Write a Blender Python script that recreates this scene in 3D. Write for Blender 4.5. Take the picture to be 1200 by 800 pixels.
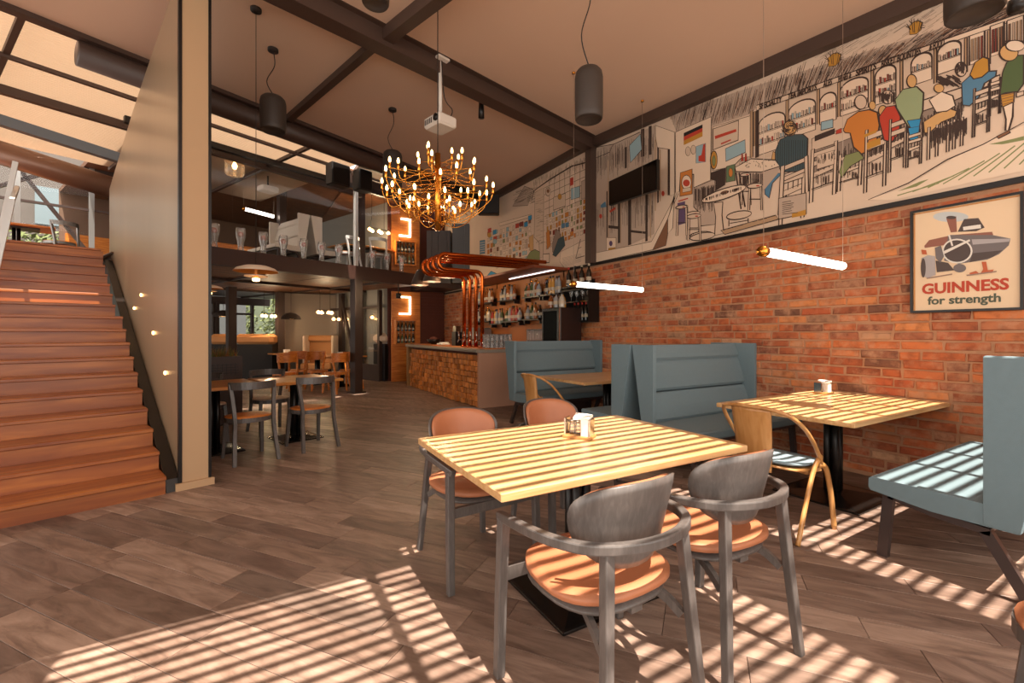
import bpy, math, random
from mathutils import Vector, Matrix, Quaternion
from mathutils.geometry import tessellate_polygon
PI = math.pi
sc = bpy.context.scene
for o in list(bpy.data.objects):
    bpy.data.objects.remove(o)
COL = sc.collection

# ---------------------------------------------------------------- camera
H = 1.32                      # eye height
YAW = math.radians(30.56)     # the camera looks this far to the right of +Y (the brick wall runs along +Y)
FP = 525.0                    # focal length in pixels of the 1200 px frame
cam_d = bpy.data.cameras.new('camera'); cam_d.sensor_width = 36; cam_d.lens = 36*FP/1200
cam_d.shift_y = -10/1200; cam_d.clip_start = 0.02; cam_d.clip_end = 200
cam = bpy.data.objects.new('camera', cam_d); COL.objects.link(cam)
cam.location = (0, 0, H); cam.rotation_euler = (PI/2, 0, -YAW)
sc.camera = cam
# ---------------------------------------------------------------- world, sun, exposure
w = bpy.data.worlds.new('world'); sc.world = w; w.use_nodes = True
bgn = w.node_tree.nodes['Background']; bgn.inputs[0].default_value = (1.0, 0.93, 0.85, 1); bgn.inputs[1].default_value = 3.0
SUN = Vector((0.0, -0.27, 0.75)).normalized()      # towards the sun
sd = bpy.data.lights.new('sun', 'SUN'); sd.energy = 15.5; sd.color = (1.0, 0.89, 0.76); sd.angle = math.radians(0.35)
so = bpy.data.objects.new('sun', sd); COL.objects.link(so)
so.rotation_euler = SUN.to_track_quat('Z', 'Y').to_euler(); so.location = (0, -3, 12)
def area(name, loc, target, sx, sy, power, col):
    d = bpy.data.lights.new(name, 'AREA'); d.shape = 'RECTANGLE'; d.size = sx; d.size_y = sy; d.energy = power; d.color = col
    o = bpy.data.objects.new(name, d); COL.objects.link(o); o.location = loc
    o.rotation_euler = (Vector(target)-Vector(loc)).to_track_quat('-Z', 'Y').to_euler()
    return o
sc.view_settings.view_transform = 'Standard'; sc.view_settings.look = 'None'
sc.view_settings.exposure = 0.0; sc.view_settings.gamma = 1.0; sc.view_settings.use_curve_mapping = False

# ---------------------------------------------------------------- geometry helpers
cy, sy_ = math.cos(YAW), math.sin(YAW)
def c2w(xc, z, h): return Vector((cy*xc+sy_*z, -sy_*xc+cy*z, h))
def on_h(x, y, h):                       # survey point: where the sight line meets the level h
    z = (H-h)*FP/(y-390.0); return c2w((x-600)/FP*z, z, h)
def on_u(x, y, U):                       # ... meets the wall plane X = U
    r = (x-600)/FP; z = U/(cy*r+sy_); return Vector((U, z*(cy-sy_*r), H+(390-y)/FP*z))
def on_z(x, y, z): return c2w((x-600)/FP*z, z, H+(390-y)/FP*z)

class MB:
    def __init__(s): s.v = []; s.f = []; s.m = []; s.sm = []
    def add(s, vs, fs, mi=0, smooth=False):
        b = len(s.v); s.v += [tuple(p) for p in vs]
        for f in fs: s.f.append(tuple(b+i for i in f)); s.m.append(mi); s.sm.append(smooth)
        return s
    def box(s, c, d, rz=0, mi=0, R=None):
        x, y, z = d[0]/2, d[1]/2, d[2]/2
        P = [Vector(p) for p in ((-x,-y,-z),(x,-y,-z),(x,y,-z),(-x,y,-z),(-x,-y,z),(x,-y,z),(x,y,z),(-x,y,z))]
        if R is None: R = Matrix.Rotation(rz, 3, 'Z')
        P = [R @ p + Vector(c) for p in P]
        return s.add(P, [(0,3,2,1),(4,5,6,7),(0,1,5,4),(1,2,6,5),(2,3,7,6),(3,0,4,7)], mi)
    def b2(s, lo, hi, mi=0):
        return s.box([(a+b)/2 for a, b in zip(lo, hi)], [abs(b-a) for a, b in zip(lo, hi)], 0, mi)
    def cbox(s, c, d, b=0.006, rz=0, mi=0):      # box with chamfered vertical and horizontal edges
        x, y, z = d[0]/2, d[1]/2, d[2]/2; R = Matrix.Rotation(rz, 3, 'Z'); b = min(b, x*.9, y*.9, z*.9)
        rings = []
        for zz, ins in ((-z, b), (-z+b, 0), (z-b, 0), (z, b)):
            X, Y = x-ins, y-ins; k = b
            rings.append([(-X+k,-Y),(X-k,-Y),(X,-Y+k),(X,Y-k),(X-k,Y),(-X+k,Y),(-X,Y-k),(-X,-Y+k)])
            rings[-1] = [R @ Vector((p[0], p[1], zz)) + Vector(c) for p in rings[-1]]
        vs = [p for r in rings for p in r]; fs = []
        for i in range(3):
            for j in range(8): fs.append((i*8+j, i*8+(j+1)%8, (i+1)*8+(j+1)%8, (i+1)*8+j))
        fs.append(tuple(reversed(range(8)))); fs.append(tuple(range(24, 32)))
        return s.add(vs, fs, mi)
    def bar(s, p0, p1, w_, h_, up=(0,0,1), w1=None, h1=None, mi=0):
        return s.sweep([p0, p1], w_, h_, up, w1, h1, mi, n=4)
    def sweep(s, path, w_, h_, up=(0,0,1), w1=None, h1=None, mi=0, n=4, closed=False, smooth=False):
        path = [Vector(p) for p in path]; up = Vector(up); N = len(path); vs = []
        w1 = w_ if w1 is None else w1; h1 = h_ if h1 is None else h1
        for i, p in enumerate(path):
            a = path[(i-1) % N] if (closed or i > 0) else p; c = path[(i+1) % N] if (closed or i < N-1) else p
            t = (c-a).normalized(); sd = t.cross(up)
            if sd.length < 1e-4: sd = t.cross(Vector((0,1,0)))
            sd.normalize(); u = sd.cross(t).normalized(); k = i/(N-1); ww = w_+(w1-w_)*k; hh = h_+(h1-h_)*k
            if n == 4: q = ((-.5,-.5),(.5,-.5),(.5,.5),(-.5,.5))
            else: q = [(.5*math.cos(2*PI*j/n), .5*math.sin(2*PI*j/n)) for j in range(n)]
            for a_, b_ in q: vs.append(p+sd*a_*ww+u*b_*hh)
        fs = []
        for i in range(N if closed else N-1):
            for j in range(n):
                a, b = i*n+j, i*n+(j+1)%n; c, d = ((i+1)%N)*n+(j+1)%n, ((i+1)%N)*n+j
                fs.append((a, b, c, d))
        if not closed: fs.append(tuple(reversed(range(n)))); fs.append(tuple(range((N-1)*n, N*n)))
        return s.add(vs, fs, mi, smooth or n > 6)
    def tube(s, path, r, n=8, r1=None, mi=0, closed=False):
        r1 = r if r1 is None else r1
        path = [Vector(p) for p in path]; N = len(path); vs = []
        t0 = (path[1]-path[0]).normalized(); ref = Vector((0,0,1)) if abs(t0.z) < .9 else Vector((1,0,0))
        nrm = (ref-t0*ref.dot(t0)).normalized()
        for i, p in enumerate(path):
            a = path[i-1] if i > 0 else (path[-1] if closed else p); c = path[i+1] if i < N-1 else (path[0] if closed else p)
            t = (c-a).normalized(); nrm = (nrm-t*nrm.dot(t)).normalized(); bi = t.cross(nrm); rr = r+(r1-r)*i/(N-1)
            for j in range(n):
                th = 2*PI*j/n; vs.append(p+nrm*rr*math.cos(th)+bi*rr*math.sin(th))
        fs = []
        for i in range(N if closed else N-1):
            for j in range(n): fs.append((i*n+j, i*n+(j+1)%n, ((i+1)%N)*n+(j+1)%n, ((i+1)%N)*n+j))
        if not closed: fs.append(tuple(reversed(range(n)))); fs.append(tuple(range((N-1)*n, N*n)))
        return s.add(vs, fs, mi, True)
    def lathe(s, prof, c=(0,0,0), n=16, mi=0, smooth=True, cap=True):
        vs = []; N = len(prof); c = Vector(c)
        for r, z in prof:
            for j in range(n): vs.append(c+Vector((r*math.cos(2*PI*j/n), r*math.sin(2*PI*j/n), z)))
        fs = []
        for i in range(N-1):
            for j in range(n): fs.append((i*n+j, i*n+(j+1)%n, (i+1)*n+(j+1)%n, (i+1)*n+j))
        if cap: fs.append(tuple(reversed(range(n)))); fs.append(tuple(range((N-1)*n, N*n)))
        return s.add(vs, fs, mi, smooth)
    def prism(s, poly, off, mi=0):             # poly: 3D points, off: extrusion vector
        poly = [Vector(p) for p in poly]; off = Vector(off); n = len(poly)
        vs = poly+[p+off for p in poly]
        tri = tessellate_polygon([poly]); fs = [tuple(reversed(t)) for t in tri]+[tuple(i+n for i in t) for t in tri]
        nn = Vector((0,0,0))
        for i in range(n): nn += poly[i].cross(poly[(i+1) % n])
        if nn.dot(off) < 0: fs = [tuple(reversed(f)) for f in fs]; side = [(i+n, (i+1)%n+n, (i+1)%n, i) for i in range(n)]
        else: side = [(i, (i+1)%n, (i+1)%n+n, i+n) for i in range(n)]
        # tessellate may return either winding: fix against the polygon normal
        if tri:
            a, b, c = (poly[i] for i in tri[0])
            if (b-a).cross(c-a).dot(nn) < 0: fs = [tuple(reversed(f)) for f in fs]
        return s.add(vs, fs+side, mi)
    def patch(s, f, rings=6, n=28, th=.01, mi=0, k=2.6, mi_back=None):
        """thick curved shield: f(a,b)->(point, normal) for a,b in the unit superellipse"""
        front = []; back = []
        for i in range(rings+1):
            t = i/rings
            for j in range(n):
                ph = 2*PI*j/n; c_, s_ = math.cos(ph), math.sin(ph)
                a = math.copysign(abs(c_)**(2/k), c_)*t; b = math.copysign(abs(s_)**(2/k), s_)*t
                p, nr = f(a, b); p = Vector(p); nr = Vector(nr).normalized()
                e = th*.5*(1 if i < rings else .55); front.append(p+nr*e); back.append(p-nr*e)
        L = len(front); vs = front+back; fs = []; fb = []
        for i in range(rings):
            for j in range(n):
                a, b, c, d = i*n+j, i*n+(j+1)%n, (i+1)*n+(j+1)%n, (i+1)*n+j
                if i == 0: fs.append((a, d, c)); fb.append((L+a, L+c, L+d))
                else: fs.append((a, d, c, b)); fb.append((L+b, L+c, L+d, L+a))
        rim = [((rings*n+j), L+rings*n+j, L+rings*n+(j+1)%n, rings*n+(j+1)%n) for j in range(n)]
        s.add(vs, fs+rim, mi, True)
        b0 = len(s.v)-len(vs)
        for f_ in fb: s.f.append(tuple(b0+i for i in f_)); s.m.append(mi if mi_back is None else mi_back); s.sm.append(True)
        return s
    def mesh(s, name, mats):
        me = bpy.data.meshes.new(name); me.from_pydata(s.v, [], s.f); me.update()
        if not isinstance(mats, (list, tuple)): mats = [mats]
        for m in mats: me.materials.append(m)
        me.polygons.foreach_set('material_index', s.m); me.polygons.foreach_set('use_smooth', s.sm); me.update()
        return me
    def build(s, name, mats, parent=None, label=None, bevel=0):
        o = bpy.data.objects.new(name, s.mesh(name, mats)); COL.objects.link(o)
        if parent: o.parent = parent
        if label: o['label'] = label
        if bevel:
            m = o.modifiers.new('bevel', 'BEVEL'); m.width = bevel; m.segments = 2; m.limit_method = 'ANGLE'; m.angle_limit = math.radians(40)
        return o
def tag(o, label=None, cat=None, group=None, kind=None):
    if label: o['label'] = label
    if cat: o['category'] = cat
    if group: o['group'] = group
    if kind: o['kind'] = kind
    return o
def thing(name, label, cat, loc=(0,0,0), rz=0, group=None):
    o = bpy.data.objects.new(name, None); COL.objects.link(o); o.empty_display_size = .1
    o.location = loc; o.rotation_euler = (0,0,rz); return tag(o, label, cat, group)
def struct(o): o['kind'] = 'structure'; return o
KIDS = {}
def kids(o):
    return [c for c in bpy.data.objects if c.parent == o]
def copy_tree(o, loc=None, rz=None, label=None, group=None, parent=None):
    c = o.copy(); COL.objects.link(c)
    if parent is not None: c.parent = parent
    if loc is not None: c.location = loc
    if rz is not None: c.rotation_euler = (0,0,rz)
    if label: c['label'] = label
    if group: c['group'] = group
    for ch in kids(o):
        if ch is c: continue
        copy_tree(ch, parent=c)
    return c
def arc(c, r, a0, a1, n, plane='xy', z=0):
    out = []
    for i in range(n+1):
        a = a0+(a1-a0)*i/n
        p = (r*math.cos(a), r*math.sin(a))
        if plane == 'xy': out.append(Vector(c)+Vector((p[0], p[1], z)))
        elif plane == 'xz': out.append(Vector(c)+Vector((p[0], 0, p[1])))
        else: out.append(Vector(c)+Vector((0, p[0], p[1])))
    return out
def smooth_path(P, sub=6):
    P = [Vector(p) for p in P]; out = []
    for i in range(len(P)-1):
        p0 = P[max(i-1, 0)]; p1 = P[i]; p2 = P[i+1]; p3 = P[min(i+2, len(P)-1)]
        for k in range(sub):
            t = k/sub
            out.append(.5*((2*p1)+(p2-p0)*t+(2*p0-5*p1+4*p2-p3)*t*t+(-p0+3*p1-3*p2+p3)*t**3))
    out.append(P[-1]); return out

# ---------------------------------------------------------------- materials
def srgb(r, g, b):
    f = lambda c: (c/255/12.92) if c/255 <= .04045 else ((c/255+.055)/1.055)**2.4
    return (f(r), f(g), f(b), 1)
def mat(name, col, rough=.5, metal=0, bump=0, bscale=60, var=0, vscale=3, spec=.5, alpha=None, emit=None, es=0, stretch=None, coat=0, island=0, coord='Object'):
    m = bpy.data.materials.new(name); m.use_nodes = True; nt = m.node_tree; b = nt.nodes['Principled BSDF']
    if isinstance(col, str): col = srgb(*[int(col[i:i+2], 16) for i in (0, 2, 4)])
    if len(col) == 3: col = tuple(col)+(1,)
    b.inputs['Base Color'].default_value = col; b.inputs['Roughness'].default_value = rough; b.inputs['Metallic'].default_value = metal
    b.inputs['Specular IOR Level'].default_value = spec
    if coat: b.inputs['Coat Weight'].default_value = coat; b.inputs['Coat Roughness'].default_value = .15
    if emit: b.inputs['Emission Color'].default_value = emit; b.inputs['Emission Strength'].default_value = es
    tc = nt.nodes.new('ShaderNodeTexCoord'); src = tc.outputs[coord]
    if stretch:
        mp = nt.nodes.new('ShaderNodeMapping'); mp.inputs['Scale'].default_value = stretch; nt.links.new(src, mp.inputs[0]); src = mp.outputs[0]
    if var or island:
        hsv = nt.nodes.new('ShaderNodeHueSaturation'); hsv.inputs['Color'].default_value = col
        val = nt.nodes.new('ShaderNodeMath'); val.operation = 'MULTIPLY_ADD'; val.inputs[1].default_value = 2*var; val.inputs[2].default_value = 1-var
        if var:
            n = nt.nodes.new('ShaderNodeTexNoise'); n.inputs['Scale'].default_value = vscale; n.inputs['Detail'].default_value = 5
            nt.links.new(src, n.inputs['Vector']); nt.links.new(n.outputs[0], val.inputs[0])
        else: val.inputs[0].default_value = .5
        last = val
        if island:
            r = rnd_node(nt); v2 = nt.nodes.new('ShaderNodeMath'); v2.operation = 'MULTIPLY_ADD'; v2.inputs[1].default_value = 2*island; v2.inputs[2].default_value = 1-island
            nt.links.new(r, v2.inputs[0]); mu = nt.nodes.new('ShaderNodeMath'); mu.operation = 'MULTIPLY'
            nt.links.new(val.outputs[0], mu.inputs[0]); nt.links.new(v2.outputs[0], mu.inputs[1]); last = mu
        nt.links.new(last.outputs[0], hsv.inputs['Value']); nt.links.new(hsv.outputs[0], b.inputs['Base Color'])
    if bump:
        n2 = nt.nodes.new('ShaderNodeTexNoise'); n2.inputs['Scale'].default_value = bscale; n2.inputs['Detail'].default_value = 3
        nt.links.new(src, n2.inputs['Vector']); bp = nt.nodes.new('ShaderNodeBump'); bp.inputs['Strength'].default_value = bump; bp.inputs['Distance'].default_value = .005
        nt.links.new(n2.outputs[0], bp.inputs['Height']); nt.links.new(bp.outputs[0], b.inputs['Normal'])
    return m
def rnd_node(nt):
    g = nt.nodes.new('ShaderNodeNewGeometry'); oi = nt.nodes.new('ShaderNodeObjectInfo'); a = nt.nodes.new('ShaderNodeMath'); a.operation = 'ADD'
    nt.links.new(g.outputs['Random Per Island'], a.inputs[0]); nt.links.new(oi.outputs['Random'], a.inputs[1])
    f = nt.nodes.new('ShaderNodeMath'); f.operation = 'FRACT'; nt.links.new(a.outputs[0], f.inputs[0]); return f.outputs[0]
def ramp(nt, fac, stops, interp='LINEAR'):
    r = nt.nodes.new('ShaderNodeValToRGB'); r.color_ramp.interpolation = interp
    el = r.color_ramp.elements
    while len(el) < len(stops): el.new(.5)
    for e, (p, c) in zip(el, stops): e.position = p; e.color = c if len(c) == 4 else tuple(c)+(1,)
    nt.links.new(fac, r.inputs[0]); return r.outputs[0]
def hexc(h): return srgb(*[int(h[i:i+2], 16) for i in (0, 2, 4)])
def wood(name, dark, mid, light, rough=.45, scale=(1, 12, 12), nscale=3.0, island=.12, bump=.15, coat=0, coord='Object'):
    m = bpy.data.materials.new(name); m.use_nodes = True; nt = m.node_tree; b = nt.nodes['Principled BSDF']; b.inputs['Roughness'].default_value = rough
    if coat: b.inputs['Coat Weight'].default_value = coat; b.inputs['Coat Roughness'].default_value = .2
    tc = nt.nodes.new('ShaderNodeTexCoord'); mp = nt.nodes.new('ShaderNodeMapping'); mp.inputs['Scale'].default_value = scale
    nt.links.new(tc.outputs[coord], mp.inputs[0]); r = rnd_node(nt)
    ml = nt.nodes.new('ShaderNodeMath'); ml.operation = 'MULTIPLY'; ml.inputs[1].default_value = 37.0; nt.links.new(r, ml.inputs[0])
    ad = nt.nodes.new('ShaderNodeVectorMath'); ad.operation = 'ADD'; nt.links.new(mp.outputs[0], ad.inputs[0]); nt.links.new(ml.outputs[0], ad.inputs[1])
    n = nt.nodes.new('ShaderNodeTexNoise'); n.inputs['Scale'].default_value = nscale; n.inputs['Detail'].default_value = 6; n.inputs['Distortion'].default_value = .6
    nt.links.new(ad.outputs[0], n.inputs['Vector'])
    col = ramp(nt, n.outputs[0], [(.28, hexc(dark)), (.5, hexc(mid)), (.72, hexc(light))])
    v = nt.nodes.new('ShaderNodeMath'); v.operation = 'MULTIPLY_ADD'; v.inputs[1].default_value = 2*island; v.inputs[2].default_value = 1-island; nt.links.new(r, v.inputs[0])
    h = nt.nodes.new('ShaderNodeHueSaturation'); nt.links.new(col, h.inputs['Color']); nt.links.new(v.outputs[0], h.inputs['Value']); nt.links.new(h.outputs[0], b.inputs['Base Color'])
    bp = nt.nodes.new('ShaderNodeBump'); bp.inputs['Strength'].default_value = bump; bp.inputs['Distance'].default_value = .004
    nt.links.new(n.outputs[0], bp.inputs['Height']); nt.links.new(bp.outputs[0], b.inputs['Normal'])
    return m
def glass(name, col=(1,1,1,1), rough=.02, mixf=.85, milk=0):
    """thin clear sheet: mostly transparent with a sharp surface reflection"""
    m = bpy.data.materials.new(name); m.use_nodes = True; nt = m.node_tree; nt.nodes.clear()
    out = nt.nodes.new('ShaderNodeOutputMaterial'); mx = nt.nodes.new('ShaderNodeMixShader'); t = nt.nodes.new('ShaderNodeBsdfTransparent'); t.inputs[0].default_value = col
    g = nt.nodes.new('ShaderNodeBsdfGlossy'); g.inputs['Roughness'].default_value = rough; fr = nt.nodes.new('ShaderNodeFresnel'); fr.inputs[0].default_value = 1.45
    ml = nt.nodes.new('ShaderNodeMath'); ml.operation = 'MULTIPLY'; ml.inputs[1].default_value = mixf; nt.links.new(fr.outputs[0], ml.inputs[0])
    nt.links.new(ml.outputs[0], mx.inputs[0]); nt.links.new(t.outputs[0], mx.inputs[1]); nt.links.new(g.outputs[0], mx.inputs[2]); df = nt.nodes.new('ShaderNodeBsdfDiffuse'); df.inputs[0].default_value = (.9, .88, .85, 1); m2 = nt.nodes.new('ShaderNodeMixShader'); m2.inputs[0].default_value = milk
    nt.links.new(mx.outputs[0], m2.inputs[1]); nt.links.new(df.outputs[0], m2.inputs[2]); nt.links.new(m2.outputs[0], out.inputs[0])
    return m
def emis(name, col, s): return mat(name, (0.8,.8,.8), .4, emit=hexc(col), es=s)
M = {}
M['table'] = wood('oak_tabletop', 'b58852', 'c69c6a', 'd3af83', .36, (1.2, 16, 16), 2.2, .05, .08, coat=.25)
M['orangewood'] = wood('honey_wood', 'a8581c', 'c5722a', 'd8883a', .4, (1.2, 12, 12), 2.5, .1, .1)
M['bentwood'] = wood('bent_oak', '9f6c38', 'b37e46', 'c4925c', .38, (8, 8, 1.2), 2.5, .05, .06, coat=.2)
M['greywood'] = wood('grey_stained_wood', '4d4744', '544e4b', '5f5855', .38, (14, 14, 3), 5, .03, .05, coat=.15)
M['leather'] = mat('tan_leather', 'ab6c4a', .45, bump=.25, bscale=250, var=.12, vscale=7)
M['booth'] = mat('blue_grey_felt', '697c83', .85, bump=.3, bscale=500, var=.05, vscale=30)
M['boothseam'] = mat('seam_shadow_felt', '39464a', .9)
M['seatpad'] = mat('blue_grey_pad', '7c8d95', .85, bump=.2, bscale=500)
M['black'] = mat('black_steel', '1b1614', .35, metal=.3, var=.2)
M['steel'] = mat('brown_black_steel', '3a2b25', .45, metal=.2, var=.15)
M['benchleg'] = mat('bronze_grey_metal', '4b3f3c', .35, metal=.5)
M['plate'] = mat('dark_base_plate', '15110f', .25, metal=.2)
M['mortar'] = mat('pinkish_mortar', 'ae8060', .95, bump=.8, bscale=60, var=.2, vscale=12)
M['copper'] = mat('copper', 'd56a2c', .25, metal=1, var=.12, vscale=12)
M['brass'] = mat('brass', 'd9973f', .22, metal=1)
M['chrome'] = mat('chrome', 'c9c4be', .15, metal=1)
M['greymetal'] = mat('brushed_grey_metal', '8f8e8c', .35, metal=.7)
M['white'] = mat('white_paint', 'dcd3c8', .5)
M['paper'] = mat('white_paper', 'f4f0ea', .7)
M['ceiling'] = mat('ceiling_panel_paint', 'dcbda4', .55, var=.06, vscale=.8, bump=.08, bscale=4)
M['pendant'] = mat('dark_olive_pendant', '362d27', .55)
M['glass'] = glass('clear_glass', mixf=.22)
M['glassware'] = glass('glassware', (.985,.985,.985,1), .05, 1.5, .16)
M['cord'] = mat('black_cord', '241a16', .6)
M['wire'] = mat('thin_steel_wire', 'b09a88', .4, metal=.5)
M['beam'] = mat('dark_brown_beam', '46332a', .5, var=.12, vscale=4)
M['darkwood'] = wood('dark_plank_ceiling', '4a2f1f', '6d4529', '8a5a36', .5, (1.5, 14, 14), 2.5, .18, .15)
M['led'] = emis('white_led_tube', 'fff3e2', 7)
M['bulb'] = emis('warm_bulb', 'ffca7a', 14)
M['warmlight'] = emis('warm_lamp_glow', 'ffc078', 9)
# ================================================================ SETTING
UW = 4.96                                   # brick wall plane
# ---- floor of wood-look tiles laid diagonally
def floor_mat():
    m = bpy.data.materials.new('wood_look_floor_tile'); m.use_nodes = True; nt = m.node_tree; b = nt.nodes['Principled BSDF']
    tc = nt.nodes.new('ShaderNodeTexCoord'); mp = nt.nodes.new('ShaderNodeMapping'); mp.inputs['Scale'].default_value = (11, 2.2, 11)
    nt.links.new(tc.outputs['Object'], mp.inputs[0]); r = rnd_node(nt)
    ml = nt.nodes.new('ShaderNodeMath'); ml.operation = 'MULTIPLY'; ml.inputs[1].default_value = 61; nt.links.new(r, ml.inputs[0])
    ad = nt.nodes.new('ShaderNodeVectorMath'); nt.links.new(mp.outputs[0], ad.inputs[0]); nt.links.new(ml.outputs[0], ad.inputs[1])
    n = nt.nodes.new('ShaderNodeTexNoise'); n.inputs['Scale'].default_value = 1.3; n.inputs['Detail'].default_value = 9; n.inputs['Roughness'].default_value = .62; n.inputs['Distortion'].default_value = .9
    nt.links.new(ad.outputs[0], n.inputs['Vector'])
    c1 = ramp(nt, n.outputs[0], [(.25, hexc('6f625c')), (.42, hexc('a29389')), (.56, hexc('beb0a6')), (.78, hexc('dccfc5'))])
    rr = ramp(nt, r, [(0, hexc('7c6458')), (.25, hexc('b8a091')), (.45, hexc('8d756a')), (.7, hexc('d6c0b2')), (.85, hexc('a68f82')), (1, hexc('8c7a70'))])
    mx = nt.nodes.new('ShaderNodeMix'); mx.data_type = 'RGBA'; mx.blend_type = 'MULTIPLY'; mx.inputs[0].default_value = .9
    nt.links.new(c1, mx.inputs[6]); nt.links.new(rr, mx.inputs[7]); nt.links.new(mx.outputs[2], b.inputs['Base Color'])
    b.inputs['Roughness'].default_value = .42; b.inputs['Specular IOR Level'].default_value = .45
    n2 = nt.nodes.new('ShaderNodeTexNoise'); n2.inputs['Scale'].default_value = 5; n2.inputs['Detail'].default_value = 8
    nt.links.new(ad.outputs[0], n2.inputs['Vector'])
    bp = nt.nodes.new('ShaderNodeBump'); bp.inputs['Strength'].default_value = .25; bp.inputs['Distance'].default_value = .004
    nt.links.new(n2.outputs[0], bp.inputs['Height']); nt.links.new(bp.outputs[0], b.inputs['Normal'])
    return m
M['floor'] = floor_mat(); M['grout'] = mat('dark_floor_grout', '3b2a23', .9)
floor = struct(MB().b2((-9, -3.2, -.12), (UW+.3, 22, -.012)).build('floor', M['grout']))
fd = Vector((-.5944, .8034, 0)); fn = Vector((.8034, .5944, 0)); fang = math.atan2(fd.y, fd.x)-PI/2
PW, PL = .1635, 1.0
def proj(p):
    dx, dy = p[0], p[1]; xc = cy*dx-sy_*dy; z = sy_*dx+cy*dy
    if z < .15: return None
    return 600+FP*xc/z, 390-FP*(p[2]-H)/z, z
rng = random.Random(5)
plank_me = []
for k in range(4):
    mb = MB(); mb.cbox((0, 0, -.006), (PW-.0025, PL-.003, .012), .0012); plank_me.append(mb.mesh('plank', M['floor']))
cands = []
s0 = fn.dot(on_h(0, 655, 0))
for i in range(-75, 75):
    off = rng.choice((0, .33, .5, .66, .17, .83))
    for j in range(-24, 24):
        c = fn*(s0+(i+.5)*PW)+fd*(j*PL+off*PL)
        if not (-5.6 < c.x < UW+.05 and -1.9 < c.y < 17.5): continue
        p = proj(c); sz = 0
        if p and -90 < p[0] < 1290 and p[1] < 900: sz = PW*PL/p[2]**3*100
        cands.append((sz, c))
cands.sort(key=lambda t: -t[0])
rest = MB()
for n_, (sz, c) in enumerate(cands):
    if n_ < 300 and sz > 0:
        o = bpy.data.objects.new('plank', plank_me[n_ % 4]); COL.objects.link(o); o.parent = floor
        o.location = (c.x, c.y, rng.uniform(-.0006, .0004)); o.rotation_euler = (0, 0, fang+(PI if rng.random() < .5 else 0))
    else:
        rest.box((c.x, c.y, -.006), (PW-.0025, PL-.003, .012), fang)
tag(rest.build('far_plank', M['floor'], floor), kind='stuff')

# ---- brick wall
def brick_mat():
    m = bpy.data.materials.new('old_red_brick'); m.use_nodes = True; nt = m.node_tree; b = nt.nodes['Principled BSDF']; b.inputs['Roughness'].default_value = .8
    tc = nt.nodes.new('ShaderNodeTexCoord'); r = rnd_node(nt)
    g = nt.nodes.new('ShaderNodeNewGeometry')
    n = nt.nodes.new('ShaderNodeTexNoise'); n.inputs['Scale'].default_value = 14; n.inputs['Detail'].default_value = 7; nt.links.new(g.outputs['Position'], n.inputs['Vector'])
    base = ramp(nt, r, [(0, hexc('8d4a2c')), (.18, hexc('b05c33')), (.36, hexc('c26d3a')), (.55, hexc('a8522f')), (.7, hexc('c67c48')), (.86, hexc('9c5a3e')), (.95, hexc('6f4632')), (1, hexc('cc9a74'))])
    sm = ramp(nt, n.outputs[0], [(.3, (.55, .5, .48)), (.52, (1, 1, 1)), (.75, (1.15, 1.1, 1.0))])
    mx = nt.nodes.new('ShaderNodeMix'); mx.data_type = 'RGBA'; mx.blend_type = 'MULTIPLY'; mx.inputs[0].default_value = .9; nt.links.new(base, mx.inputs[6]); nt.links.new(sm, mx.inputs[7])
    n2 = nt.nodes.new('ShaderNodeTexNoise'); n2.inputs['Scale'].default_value = 5.5; n2.inputs['Detail'].default_value = 8; n2.inputs['Roughness'].default_value = .7; nt.links.new(g.outputs['Position'], n2.inputs['Vector'])
    k = ramp(nt, n2.outputs[0], [(.47, (0, 0, 0)), (.66, (.85, .85, .85))])
    mx2 = nt.nodes.new('ShaderNodeMix'); mx2.data_type = 'RGBA'; nt.links.new(k, mx2.inputs[0]); nt.links.new(mx.outputs[2], mx2.inputs[6]); mx2.inputs[7].default_value = hexc('bb8866')
    nt.links.new(mx2.outputs[2], b.inputs['Base Color'])
    bp = nt.nodes.new('ShaderNodeBump'); bp.inputs['Strength'].default_value = .7; bp.inputs['Distance'].default_value = .01
    nt.links.new(n.outputs[0], bp.inputs['Height']); nt.links.new(bp.outputs[0], b.inputs['Normal'])
    return m
M['brick'] = brick_mat()
HB = 2.47                                     # top of the brick, foot of the mural
wall_right = struct(MB().b2((UW, -3, 0), (UW+.25, 12.4, 4.75)).build('wall_right', M['mortar']))
def brick_mb(L, Hh, rg):
    mb = MB(); q = []
    for sx, ins in ((.0, 0), (-.010, .007)):
        ring = []
        for (a, b_) in ((-1, -1), (1, -1), (1, 1), (-1, 1)):
            ring.append(Vector((sx, a*(L/2-ins)+rg.uniform(-.006, .006), b_*(Hh/2-ins)+rg.uniform(-.0055, .0055))))
        q.append(ring)
    q[1] = [p+Vector((rg.uniform(-.004, .002), 0, 0)) for p in q[1]]
    vs = [Vector((.02, p.y, p.z)) for p in q[0]]+q[0]+q[1]; fs = [(11, 10, 9, 8)]
    for i in range(2):
        for j in range(4): fs.append((i*4+j, (i+1)*4+j, (i+1)*4+(j+1) % 4, i*4+(j+1) % 4))
    return mb.add(vs, fs)
bm_var = [[brick_mb(L, .067, rng).mesh('brick', M['brick']) for _ in range(5)] for L in (.27, .235, .135)]
cands = []; row = 0; z = .004
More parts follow.
